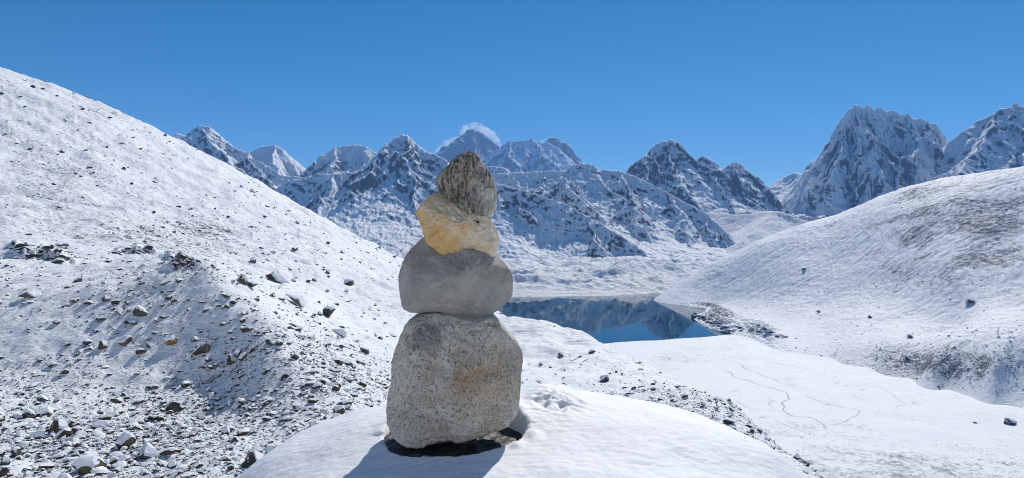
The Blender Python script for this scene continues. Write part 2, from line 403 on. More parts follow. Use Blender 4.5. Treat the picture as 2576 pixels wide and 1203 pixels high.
mountain('mountain', 'huge shaded rock and snow wall with a steep left edge',
  [[(1990, 530, 7400), (2012, 485, 7600), (2022, 450, 7700), (2035, 428, 7750), (2062, 405, 7850), (2078, 385, 7900), (2098, 352, 7950), (2110, 325, 8000), (2114, 300, 8000), (2126, 286, 8000), (2140, 268, 8000), (2155, 262, 8000), (2170, 268, 8000), (2180, 264, 8000), (2198, 274, 8050), (2214, 269, 8080), (2232, 281, 8100), (2248, 276, 8120), (2268, 291, 8150), (2282, 284, 8150), (2304, 300, 8180), (2318, 294, 8180), (2336, 312, 8200), (2350, 308, 8200), (2366, 326, 8200), (2386, 352, 8150), (2420, 380, 8100)],
   [(2150, 264, 8000), (2190, 340, 7550), (2215, 420, 7150), (2230, 500, 6800)], [(2290, 289, 8150), (2310, 370, 7600), (2300, 450, 7200)],
   [(2035, 429, 7750), (2050, 470, 7450), (2090, 510, 7150), (2140, 530, 6900)], [(2114, 302, 8000), (2120, 380, 7600), (2100, 440, 7300)]],
  1900, 2440, 6500, 8900, 260, 59, 1000, PKL, 71, amp=1.4, gul=0.9, jag=1.3, many=1.25)
mountain('mountain', 'snowy mountain at the right edge with ice bands near its top',
  [[(2360, 400, 7600), (2386, 360, 7700), (2410, 340, 7700), (2440, 320, 7700), (2456, 304, 7700), (2490, 292, 7700), (2520, 273, 7700), (2540, 268, 7700), (2554, 257, 7700), (2572, 269, 7700), (2620, 290, 7700), (2680, 330, 7700)],
   [(2520, 274, 7700), (2490, 340, 7250), (2466, 372, 7050), (2430, 410, 6700), (2392, 446, 6350)], [(2600, 285, 7700), (2590, 360, 7200), (2570, 430, 6800)]],
  2350, 2690, 6000, 8400, 210, 47, 900, PK, 83, amp=0.9, gul=1.0, jag=0.5, terr=0.14, terr_l=110, tilt=0.1)

# --- the rocky massif beyond the lake
mountain('mountain', 'rock-banded snowy massif standing across the lake',
  [[(1130, 460, 6000), (1200, 440, 6000), (1262, 436, 6000), (1330, 433, 6000), (1380, 430, 6000), (1428, 430, 6000), (1436, 418, 6020), (1452, 412, 6030), (1478, 411, 6030), (1496, 416, 6020), (1508, 427, 6000), (1540, 428, 5980), (1562, 430, 5950), (1600, 444, 5900), (1640, 463, 5850), (1690, 490, 5750), (1730, 512, 5650), (1765, 528, 5550), (1800, 556, 5400), (1830, 588, 5250), (1852, 610, 5150), (1880, 650, 5000)],
   [(1130, 430, 5400), (1200, 440, 5350), (1252, 460, 5300), (1310, 475, 5250), (1380, 497, 5150), (1430, 520, 5050), (1480, 540, 4980), (1530, 572, 4900), (1580, 605, 4820), (1640, 650, 4700)],
   [(1562, 432, 5950), (1590, 500, 5550), (1620, 570, 5200), (1650, 630, 4950)],
   [(1690, 492, 5750), (1720, 560, 5350), (1740, 620, 5050)], [(1400, 432, 6000), (1450, 490, 5600), (1500, 530, 5300)]],
  1120, 1900, 4350, 6700, 380, 43, 620, PKC, 95, amp=0.9, gul=0.8, jag=0.6, terr=0.14, terr_l=45, tilt=0.3, many=0.8, colf=1.45, back=0.2)

# --- glacier coming down between the peaks
ptsg = [(1900, 475, 11000), (1975, 470, 11000), (2010, 455, 11000), (2060, 440, 11000), (1930, 500, 9600), (1990, 497, 9600), (2040, 470, 9400), (1925, 535, 8000), (1970, 540, 8000), (2030, 530, 8000), (2100, 520, 8000),
        (1900, 545, 6500), (1980, 558, 6500), (2060, 562, 6500), (2140, 560, 6500), (1850, 575, 5600), (1960, 590, 5600), (2100, 600, 5600), (2250, 600, 5600)]
F = Field(ptsg)
PX, YY = np.meshgrid(np.linspace(1850, 2240, 260), np.linspace(6900, 11000, 260)); XX = (PX - CX) / FOC * YY
ZZ = F.z(XX, YY) + 45 * (ridged(XX / 300, YY / 220, 5, 5) - 0.9) + 8 * fbm(XX / 60, YY / 60, 3, 8)
tag(link('glacier', grid_mesh('glacier', XX, YY, ZZ), mat_slope('glacier_ice', 16, 0.15, 400)), 'white crevassed glacier tongue coming down between dark peaks', kind='structure')

# --- smooth moraine wall in front of the triple peak
mountain('hill', 'smooth snowy moraine wall in front of the triple-topped peak',
  [([(1640, 540, 6500), (1745, 533, 6300), (1800, 535, 6200), (1850, 540, 6100), (1905, 535, 6000), (1935, 530, 5900), (1960, 531, 5850), (1990, 540, 5800), (2020, 552, 5700), (2060, 560, 5600), (2150, 575, 5400)], 33),
   ([(1945, 531, 5880), (1905, 570, 5450), (1870, 605, 5100)], 26)],
  1600, 2250, 4600, 6900, 170, 33, 620, mat_slope('moraine_wall_snow', 9, 0.45, 160), 120, amp=0.5, gul=0, jag=0.25, warp=0.5)

# --- moraine hills and rubble-covered glacier beyond the lake
ptsm = [(700, 749, 2330), (1000, 749, 2330), (1290, 747, 2345), (1400, 746, 2360), (1500, 744, 2382), (1600, 738, 2440), (1660, 733, 2500), (1760, 725, 2640),
        (1000, 690, 2700), (1290, 700, 2650), (1340, 684, 2750), (1400, 690, 2800), (1460, 704, 2750), (1520, 694, 2800), (1560, 672, 2880), (1588, 654, 2950), (1625, 668, 2950), (1660, 684, 2900), (1700, 668, 3150), (1745, 690, 3050),
        (1340, 715, 2520), (1430, 728, 2480), (1500, 710, 2600), (1590, 710, 2650), (1640, 715, 2650), (1700, 705, 2800),
        (1000, 680, 3300), (1290, 682, 3300), (1380, 690, 3300), (1500, 700, 3300), (1600, 690, 3400), (1700, 690, 3500), (1800, 690, 3500),
        (1000, 660, 4200), (1290, 660, 4200), (1500, 662, 4200), (1700, 662, 4200), (1900, 662, 4200), (1000, 650, 5400), (1500, 650, 5400), (1900, 650, 5400),
        (700, 770, 2150), (1290, 775, 2150), (1500, 775, 2150), (1640, 765, 2300), (700, 670, 3000), (700, 655, 4500)]
F = Field(ptsm)
PX, YY = np.meshgrid(np.linspace(850, 1900, 460), np.concatenate([np.linspace(2200, 3300, 190, endpoint=False), np.linspace(3300, 5300, 110)])); XX = (PX - CX) / FOC * YY
farw = sstep(3000, 3500, YY); shore = sstep(2345, 2560, YY)
ZZ = F.z(XX, YY) + shore * (22 * (ridged(XX / 340, YY / 190, 4, 15) - 1.0) * (1 + 0.5 * farw) + 5 * fbm(XX / 40, YY / 40, 4, 18))
ZZ = np.where(YY < 2345, np.minimum(ZZ, LAKE_Z - 0.5 - (2345 - YY) * 0.05), ZZ)
tag(link('moraine_hills', grid_mesh('moraine_hills', XX, YY, ZZ), mat_slope('moraine_snow', 4.0, 0.42, 110)), 'low snowy moraine hills on the far shore of the lake', kind='structure')

# --- hills right of the lake
ptr = [(1640, 757, 2240), (1700, 766, 2140), (1780, 773, 2075), (1752, 784, 1990), (1738, 797, 1868), (1765, 812, 1762), (1790, 828, 1660), (1850, 842, 1580),
       (1950, 882, 1390), (2100, 906, 1296), (2300, 956, 1135), (2450, 1001, 1021), (2576, 1031, 958), (2750, 1080, 868),
       (2030, 895, 1337), (2200, 930, 1213), (2380, 978, 1077), (2520, 1018, 985), (2030, 940, 1240), (2200, 980, 1128), (2380, 1035, 1000), (2520, 1082, 915),
       (1660, 742, 2330), (1700, 716, 2330), (1750, 687, 2320), (1800, 660, 2310), (1900, 612, 2270), (2000, 576, 2220), (2100, 546, 2170), (2200, 506, 2110), (2300, 470, 2040), (2400, 448, 1970), (2500, 432, 1930), (2576, 420, 1900), (2750, 395, 1850),
       (1800, 735, 2140), (1900, 700, 2070), (2000, 710, 1900), (2100, 670, 1890), (2200, 640, 1800), (2400, 600, 1620), (2576, 560, 1600), (2750, 540, 1560),
       (1850, 772, 1960), (1950, 770, 1830), (2050, 770, 1720), (2200, 735, 1640), (2400, 690, 1480), (2576, 650, 1450), (2300, 785, 1460), (2100, 805, 1560), (1960, 820, 1640), (1870, 815, 1700),
       (2000, 858, 1450), (2150, 872, 1310), (2250, 868, 1240), (2400, 868, 1135), (2576, 856, 1065), (2750, 850, 1000), (2576, 760, 1300), (2400, 825, 1330), (2350, 905, 1115), (2500, 925, 1030), (2250, 912, 1190), (2750, 650, 1400), (2750, 750, 1270),
       (1640, 800, 2500), (1700, 770, 2650), (1800, 740, 2700), (1900, 690, 2700), (2000, 650, 2700), (2200, 590, 2600), (2400, 545, 2500), (2576, 510, 2400), (2750, 480, 2350),
       (1600, 815, 2200), (1600, 800, 2400), (1720, 815, 1950), (1700, 830, 1800), (1740, 850, 1660), (1800, 870, 1560), (1900, 915, 1330), (2100, 950, 1200), (2300, 1020, 1040), (2576, 1110, 860)]
FR = Field(ptr)
PX, YY = np.meshgrid(np.linspace(1590, 2740, 620), np.concatenate([np.linspace(850, 2400, 440, endpoint=False), np.linspace(2400, 2800, 20)])); XX = (PX - CX) / FOC * YY
ZZ = FR.z(XX, YY); inl = sstep(0, 55, ZZ - LAKE_Z)
rx = XX * 0.8 + YY * 0.6; ry = -XX * 0.6 + YY * 0.8
ZZ = ZZ + inl * (5 * fbm(XX / 190, YY / 160, 5, 44) + (-1.6 * sstep(-0.1, 0.35, fbm(XX / 260, YY / 130, 3, 59)) * np.clip(1 - 7 * np.abs(perlin(YY / 42 + 0.5 * fbm(XX / 160, YY / 160, 3, 2), XX / 700, 46)), 0, 1) - 0.25 * np.clip(1 - 6 * np.abs(perlin(YY / 17 + 0.6 * fbm(XX / 120, YY / 120, 3, 5), XX / 400, 49)), 0, 1)) * sstep(-225, -170, ZZ) + 1.2 * fbm(XX / 14, YY / 14, 4, 48)) + 0.5 * fbm(XX / 25, YY / 25, 4, 50)
# broken rock bluffs above the water
bl = np.exp(-((PX - 1800) / 60) ** 2 - ((ZZ - LAKE_Z - 5) / 5) ** 2) + 0.9 * np.exp(-((PX - 1915) / 50) ** 2 - ((ZZ - LAKE_Z - 5) / 5) ** 2)
ZZ = ZZ + bl * 9 * (ridged(XX / 26, YY / 26, 4, 52) - 0.55)
right_hill = link('hill', grid_mesh('right_hill', XX, YY, ZZ), mat_slope('right_hill_snow', 2.3, 0.55, 120, (1, 1, 1), rock_a=(0.075, 0.08, 0.09), rock_b=(0.15, 0.155, 0.165), thr_steep=0.60, bumpd=0.4, attr=True))
tag(right_hill, 'rounded snow hill right of the lake with grey scree patches', kind='structure')
PYR = HZ - ZZ / YY * FOC
set_cover(right_hill, 0.40 + 0.10 * fbm(XX / 120, YY / 120, 4, 57) + 0.48 * blob(PX, PYR, 2420, 530, 170, 90) + 0.45 * blob(PX, PYR, 2260, 590, 140, 90) * (fbm(XX / 60, YY / 60, 3, 58) > 0) + 0.35 * blob(PX, PYR, 2520, 600, 90, 120) + 0.62 * blob(PX, PYR, 2380, 915, 280, 45) + 0.32 * blob(PX, PYR, 2350, 690, 240, 50) + 0.55 * np.clip(bl, 0, 1))
RG = dict(px=PX[0], Y=YY[:, 0], Z=ZZ)

# --- flat snow plain (river delta) with the lake behind it
shore_px = np.array([700, 1300, 1400, 1500, 1560, 1650, 1750, 1850, 1900, 2700]); shore_py = np.array([885, 878, 874, 866, 860, 856, 849, 841, 838, 800])
PX, YY = np.meshgrid(np.linspace(1250, 2720, 420), np.geomspace(560, 1750, 260)); XX = (PX - CX) / FOC * YY
sh = -LAKE_Z * FOC / (np.interp(PX, shore_px, shore_py) - HZ) + 5 * fbm(XX / 60, YY / 60, 4, 61)
dd = sh - YY
ZZ = LAKE_Z + np.where(dd > 0, np.minimum(dd * 0.02, 0.7), dd * 0.1) + sstep(0, 60, dd) * (0.9 * fbm(XX / 70, YY / 70, 4, 63) + 0.15 * fbm(XX / 8, YY / 8, 3, 64))
ZZ = np.where(dd > 12, np.maximum(ZZ, LAKE_Z + 0.2), ZZ)
ZZ = np.maximum(ZZ, LAKE_Z - 12)
plain_mat = mat_slope('plain_snow', 1.4, 0.62, 60, (1, 1, 1), bumpd=0.3, attr=True, rock_a=(0.17, 0.175, 0.18), rock_b=(0.28, 0.28, 0.28))
plain = link('snow_plain', grid_mesh('snow_plain', XX, YY, ZZ), plain_mat)
PYP = HZ - ZZ / YY * FOC
set_cover(plain, 0.44 + 0.12 * fbm(XX / 50, YY / 50, 4, 66) + 0.42 * blob(PX, PYP, 2300, 1190, 330, 70) + 0.25 * blob(PX, PYP, 1980, 1080, 160, 40) + 0.2 * blob(PX, PYP, 1700, 900, 120, 25) + 0.3 * blob(PX, PYP, 2000, 1180, 150, 40))
tag(plain, 'flat snow-covered plain in front of the lake', kind='structure')
PG = dict(px=PX[0], Y=YY[:, 0], Z=ZZ)

lw = NT('lake_water')
lv = lw.coord(scale=(1, 1, 1))
ln = lw.noise(lv, 0.012, 3, 0.5)
lb = lw.noise(lw.coord(scale=(1, 0.35, 1)), 0.5, 3, 0.6)
lw.bsdf((0.003, 0.045, 0.085), lw.ramp(ln, 0.35, 0.7, 0.02, 0.07), 0.5, lw.bump(lb, 0.04, 0.12), IOR=1.333)
me = np_mesh('lake', [(-1800, 1150, LAKE_Z), (1100, 1150, LAKE_Z), (1100, 2700, LAKE_Z), (-1800, 2700, LAKE_Z)], [(0, 1, 2, 3)])
tag(link('lake', me, lw.m), 'still dark blue lake mirroring the mountains', kind='structure')

# line of sight to the ground
def hit(G, px, py):
    """first ground point met along the line of sight through a photo pixel"""
    i = int(np.clip(np.searchsorted(G['px'], px), 1, len(G['px']) - 1))
    q = G['Z'][:, i] / G['Y']; t = -(py - HZ) / FOC
    k = np.nonzero(q >= t)[0]
    if len(k) == 0 or k[0] == 0: return None
    k = k[0]; f = (t - q[k - 1]) / (q[k] - q[k - 1] + 1e-12)
    Y = G['Y'][k - 1] + f * (G['Y'][k] - G['Y'][k - 1])
    return Vector(((px - CX) / FOC * Y, Y, t * Y))

# --- near hillside: left slope, knoll and the shoulder right of the cairn
sky_l = [(-250, 95, 620), (0, 170, 700), (100, 203, 720), (200, 240, 740), (300, 284, 760), (400, 330, 790), (500, 383, 820), (600, 432, 840), (700, 487, 860), (800, 545, 880), (900, 598, 900), (1000, 648, 910), (1080, 690, 900)]
sky_r = [(1255, 796, 400), (1330, 826, 360), (1400, 852, 330), (1450, 858, 300), (1500, 869, 270), (1560, 896, 235), (1620, 925, 205), (1700, 962, 175), (1800, 1012, 145), (1880, 1058, 120), (1950, 1108, 100), (2010, 1160, 82), (2060, 1210, 70)]
near = sky_l + sky_r
near += [(p[0] + 10, p[1] + 70, p[2] * 1.3) for p in sky_l] + [(p[0] + 30, p[1] + 260, p[2] * 1.9) for p in sky_l[::2]]
near += [(p[0] + 20, p[1] + 90, p[2] * 1.3) for p in sky_r] + [(p[0] + 60, p[1] + 260, p[2] * 1.9) for p in sky_r[::2]]
near += [(-250, 300, 470), (0, 400, 450), (200, 480, 430), (400, 520, 470), (600, 560, 520), (0, 540, 300), (200, 570, 310), (400, 600, 340), (600, 625, 400), (800, 680, 420), (900, 730, 420), (980, 745, 440), (-250, 560, 250), (1100, 780, 350),
         (0, 650, 145), (150, 662, 145), (300, 660, 150), (420, 665, 140), (520, 668, 130), (-250, 660, 130), (700, 700, 190), (850, 760, 210), (1000, 830, 190), (1150, 840, 260), (1250, 870, 210), (1350, 905, 190), (1450, 950, 150), (1550, 985, 130), (1700, 1060, 100), (1850, 1150, 80),
         (0, 715, 112), (200, 705, 108), (400, 685, 104),
         (0, 800, 88), (100, 765, 90), (250, 722, 93), (400, 700, 94), (530, 692, 93), (-250, 840, 88),
         (0, 955, 75), (150, 985, 74), (300, 965, 77), (450, 945, 79), (580, 930, 79), (-250, 980, 72),
         (640, 865, 78), (720, 950, 70), (820, 1045, 62), (880, 1120, 56), (620, 1010, 70),
         (760, 850, 110), (900, 920, 105), (1000, 1000, 95), (1100, 1060, 90), (1250, 1080, 85), (1450, 1120, 78), (1650, 1203, 66),
         (0, 1080, 59), (150, 1090, 58), (300, 1090, 58), (500, 1100, 57), (650, 1120, 56),
         (0, 1203, 46), (200, 1203, 46), (400, 1203, 46), (600, 1203, 46), (-250, 1150, 50), (850, 1230, 48), (1100, 1240, 52), (1400, 1300, 50), (1700, 1340, 50), (2000, 1420, 46),
         (0, 1330, 34), (500, 1330, 34), (1000, 1350, 34), (1600, 1400, 34), (2100, 1500, 34), (-250, 1300, 34), (2300, 1500, 60), (2300, 1400, 110), (2300, 1250, 200), (2300, 1250, 350)]
FN = Field(near)
PX, YY = np.meshgrid(np.linspace(-60, 2300, 640), np.concatenate([np.geomspace(34, 44, 8, endpoint=False), np.geomspace(44, 135, 330, endpoint=False), np.geomspace(135, 1050, 330, endpoint=False), np.geomspace(1050, 1900, 20)]))
XX = (PX - CX) / FOC * YY
ZZ = FN.z(XX, YY)
ns = np.clip(YY / 90, 0.5, 6)
ZZ = ZZ + 0.9 * fbm(XX / 22, YY / 22, 3, 71) * np.clip(YY / 120, 0.5, 2) + 0.26 * fbm(XX / 3.0, YY / 3.0, 4, 73) + 0.35 * np.clip(YY / 200, 0, 1.5) * fbm(XX / 8, YY / 8, 4, 75)
far = sstep(160, 300, YY)
ZZ = ZZ + far * (2.5 * fbm(XX / 60, YY / 60, 4, 77) + 1.5 * (ridged((XX * 0.5 - YY * 0.86) / 30, (XX * 0.86 + YY * .5) / 160, 4, 79) - 0.8))
# small rock steps breaking out of the slope: (column, foot row, half width, height in metres)
G0 = dict(px=PX[0], Y=YY[:, 0], Z=ZZ); dZ = np.zeros(ZZ.shape)
for c_, f_, w_, h_ in [(98, 654, 80, 3.2), (40, 640, 30, 2.2), (306, 641, 20, 2.4), (360, 639, 30, 2.6), (456, 676, 38, 2.0), (420, 655, 24, 1.6)]:
    p_ = hit(G0, c_, f_)
    y0_ = p_.y * (1 + 0.02 * perlin(PX / 45, PX * 0 + c_, 3) + 0.012 * perlin(PX / 17, PX * 0 + c_, 4))
    dZ = dZ + h_ * (0.8 + 0.4 * perlin(PX / 30, PX * 0 + c_, 5)) * np.exp(-((PX - c_) / w_) ** 2) * sstep(y0_, y0_ * 1.014, YY) * sstep(y0_ * 1.22, y0_ * 1.02, YY)
ZZ = ZZ + dZ
floorz = LAKE_Z - 10 - 40 * sstep(300, 900, YY)
ZZ = np.maximum(ZZ, floorz)
hill_mat = mat_slope('near_slope_snow', 0.40, 0.75, 24, stretch=(0.75, 1.0, 1.5), thr_steep=0.60, far=(120, 260, 4.0), bumpd=0.4, attr=True)
# farther up the slope the flecks are boulders, so their scale grows with distance from the viewer's stand
hillside = link('hillside', grid_mesh('hillside', XX, YY, ZZ), hill_mat)
tag(hillside, 'broad stony snow slope falling from upper left towards the lake', kind='structure')
PYN = HZ - ZZ / YY * FOC
sline = np.interp(PX, [1250, 1400, 1500, 1600, 1800, 1950, 2060], [790, 850, 868, 915, 1012, 1108, 1210])
set_cover(hillside, 0.31 + 0.08 * far + 0.2 * fbm(XX / 45, YY / 45, 4, 85) + 0.30 * blob(PX, PYN, 400, 610, 170, 45) + 0.30 * blob(PX, PYN, 560, 590, 110, 70) + 0.28 * blob(PX, PYN, 160, 420, 150, 50) + 0.25 * blob(PX, PYN, 280, 290, 260, 22) + 0.2 * blob(PX, PYN, 150, 520, 250, 60)
  + 0.30 * blob(PX, PYN, 640, 950, 150, 80) + 0.25 * blob(PX, PYN, 300, 770, 140, 45) + 0.2 * blob(PX, PYN, 320, 1110, 400, 70) + 0.30 * np.exp(-((PYN - sline - 60) / 55) ** 2) * sstep(1480, 1700, PX) + 0.6 * blob(PX, PYN, 98, 634, 85, 20) + 0.5 * blob(PX, PYN, 306, 632, 22, 11) + 0.5 * blob(PX, PYN, 360, 630, 32, 11) + 0.45 * blob(PX, PYN, 456, 664, 40, 14) - 0.2 * blob(PX, PYN, 130, 690, 200, 20) - 0.2 * blob(PX, PYN, 50, 1150, 70, 40) - 0.15 * blob(PX, PYN, 900, 700, 200, 70))
NG = dict(px=PX[0], Y=YY[:, 0], Z=ZZ)
def ground_z(G, px, Y):
    i = np.clip((px - G['px'][0]) / (G['px'][1] - G['px'][0]), 0, len(G['px']) - 1.001)
    r = np.interp(Y, G['Y'], np.arange(len(G['Y'])))
    i0 = i.astype(int); r0 = np.minimum(r.astype(int), len(G['Y']) - 2); fi = i - i0; fr = r - r0
    Z = G['Z']
    return (Z[r0, i0] * (1 - fi) + Z[r0, i0 + 1] * fi) * (1 - fr) + (Z[r0 + 1, i0] * (1 - fi) + Z[r0 + 1, i0 + 1] * fi) * fr

# ground around and behind the viewer
xs = np.concatenate([np.linspace(-420, -70, 30, endpoint=False), np.linspace(-70, 70, 80, endpoint=False), np.linspace(70, 420, 31)]); ys = np.concatenate([np.linspace(-520, -60, 50, endpoint=False), np.linspace(-60, 39, 80)]); XX, YY = np.meshgrid(xs, ys)
bk = np.maximum(-3 - YY, 0)        # unseen slope up to the pass, steepened to bounce sunlight onto the cairn
ZZ = np.where(YY < 4, -1.9 + 0.22 * np.minimum(4 - YY, 7), -1.9 - 0.42 * (YY - 4)) + 0.66 * bk - 0.10 * XX * sstep(0, 30, XX) * (YY > -3) + 0.25 * fbm(XX / 6, YY / 6, 4, 81) + np.minimum(bk / 30, 1) * 4 * fbm(XX / 60, YY / 60, 3, 83) - np.where(YY > -3, 0.30 * np.maximum(np.abs(XX) - 60, 0), 0)
tag(link('snow_slope', grid_mesh('snow_slope', XX, YY, ZZ), mat_slope('behind_snow', 0.42, 0.2, 20)), 'unseen snow slope behind the viewer, steepened to bounce light onto the cairn', kind='structure')

# ------------------------------------------------------------------ rocks
def mat_boulder(name, a, b, snow=0.48, scale=1.0, ochre=None):
    m = NT(name)
    v = m.coord()
    n1 = m.noise(v, 2.2 * scale, 6, 0.65); n2 = m.noise(v, 9 * scale, 4, 0.6)
    rc = m.mix(m.ramp(n1, 0.35, 0.65), a, b)
    if ochre: rc = m.mix(m.ramp(m.noise(v, 1.1 * scale, 3), 0.5, 0.62), rc, ochre)
    s = m.math('ADD', m.nz(), m.math('MULTIPLY', m.math('SUBTRACT', n2, 0.5), 0.5))
    sf = m.ramp(s, snow, snow + 0.10)
    m.bsdf(m.mix(sf, rc, SNOW), 0.85, 0.2, m.bump(m.math('ADD', n1, m.math('MULTIPLY', n2, 0.4)), 0.12, 0.8))
    return m.m
BM_GREY = mat_boulder('boulder_grey', (0.045, 0.042, 0.04), (0.13, 0.115, 0.10))
BM_BROWN = mat_boulder('boulder_brown', (0.055, 0.045, 0.035), (0.17, 0.135, 0.10))
BM_OCHRE = mat_boulder('boulder_ochre', (0.06, 0.048, 0.035), (0.17, 0.13, 0.09), ochre=(0.26, 0.14, 0.04))
CAPM = NT('snow_cap'); cv = CAPM.coord(); CAPM.bsdf(SNOW, 0.7, 0.15, CAPM.bump(CAPM.noise(cv, 7, 4), 0.05, 0.6))
def rock_mesh(name, seed, dims=(1, 1, 1), cuts=9, sub=2, rough=0.06):
    """an angular stone: a ball cut by planes, then roughened; unit size, resting on z=0"""
    r = random.Random(seed)
    bm = bmesh.new(); bmesh.ops.create_icosphere(bm, subdivisions=sub + 1, radius=1.0)
    planes = []
    for _ in range(cuts):
        n = Vector((r.gauss(0, 1), r.gauss(0, 1), r.gauss(0, 0.9))).normalized(); planes.append((n, r.uniform(0.34, 0.74)))
    for v in bm.verts:
        p = v.co.copy()
        for n, d in planes:
            e = p.dot(n) - d
            if e > 0: p -= n * e
        v.co = p
    pts = np.array([v.co for v in bm.verts])
    nz = fbm(pts[:, 0] * 1.7 + pts[:, 2] * 1.3 + seed, pts[:, 1] * 1.7 - pts[:, 2] * 0.9, 3, seed % 50)
    for v, k in zip(bm.verts, nz):
        v.co *= 1 + rough * k
    mn = pts.min(0); mx = pts.max(0)
    for v in bm.verts:
        v.co = Vector(((v.co.x - (mn[0] + mx[0]) / 2) / (mx[0] - mn[0]) * dims[0], (v.co.y - (mn[1] + mx[1]) / 2) / (mx[1] - mn[1]) * dims[1], (v.co.z - mn[2]) / (mx[2] - mn[2]) * dims[2]))
    me = bpy.data.meshes.new(name); bm.to_mesh(me); bm.free()
    return me
def cap_mesh(name, src, t=0.06, lo=0.48):
    """snow lying on the upward faces of a stone"""
    bm = bmesh.new(); bm.from_mesh(src); bm.normal_update()
    bmesh.ops.delete(bm, geom=[f for f in bm.faces if f.normal.z < lo], context='FACES')
    bm.normal_update()
    for v in bm.verts:
        edge = any(e.is_boundary for e in v.link_edges)
        v.co += (Vector((0, 0, 1)) * 0.7 + v.normal * 0.5) * (t * (0.12 if edge else 1.0))
    me = bpy.data.meshes.new(name); bm.to_mesh(me); bm.free()
    return me
VAR = []
shapes = [(1, .9, .75), (1, .8, .55), (1, 1.0, .9), (1, .75, .4), (1, .9, .6), (1, .7, .7), (1, 1, .5), (1, .85, .8), (1, .6, .35), (1, .9, .65)]
for k, d in enumerate(shapes):
    VAR.append(rock_mesh('boulder', 100 + k * 7, d, cuts=8 + k % 4, sub=2))
CAPS = [cap_mesh('snow_cap', m_) for m_ in VAR]
SLABV = [rock_mesh('slab', 300 + k * 3, (1, .55, .4), cuts=7, sub=2) for k in range(3)]
SCAPS = [cap_mesh('snow_cap', m_, 0.04) for m_ in SLABV]

def place_boulder(G, px, py, w, h, label, kind='b', mat=BM_GREY, tilt=0.0, cat='boulder', group=None, k=None, sink=0.18, cap=True):
    p = hit(G, px, py)
    if p is None: return None
    s = w * p.y / FOC
    k = (int(px * 7 + py) if k is None else k)
    vs, cs = (SLABV, SCAPS) if kind == 's' else (VAR, CAPS)
    i = k % len(vs)
    me = vs[i].copy(); me.materials.clear(); me.materials.append(mat)
    nm = 'flat_boulder' if kind == 's' else 'boulder'
    d = shapes[i][2] if kind != 's' else 0.4
    sz = max(h * 1.1 * p.y / FOC / d, 0.35 * s)
    if cap:
        o = bpy.data.objects.new(nm, None); C.objects.link(o); o.empty_display_size = 0.1
        for pn, pm in (('rock_body', me), ('snow_cap', cs[i])):
            c = bpy.data.objects.new(pn, pm); C.objects.link(c); c.parent = o
        if not cs[i].materials: cs[i].materials.append(CAPM.m)
    else:
        o = bpy.data.objects.new(nm, me); C.objects.link(o)
    o.scale = (s, s * 0.95, sz); o.location = p - Vector((0, 0, sink * sz * d)) + Vector((0, s * 0.25, 0))
    o.rotation_euler = (random.uniform(-.12, .12), tilt, random.uniform(-0.5, 0.5))
    return tag(o, label, cat, group)

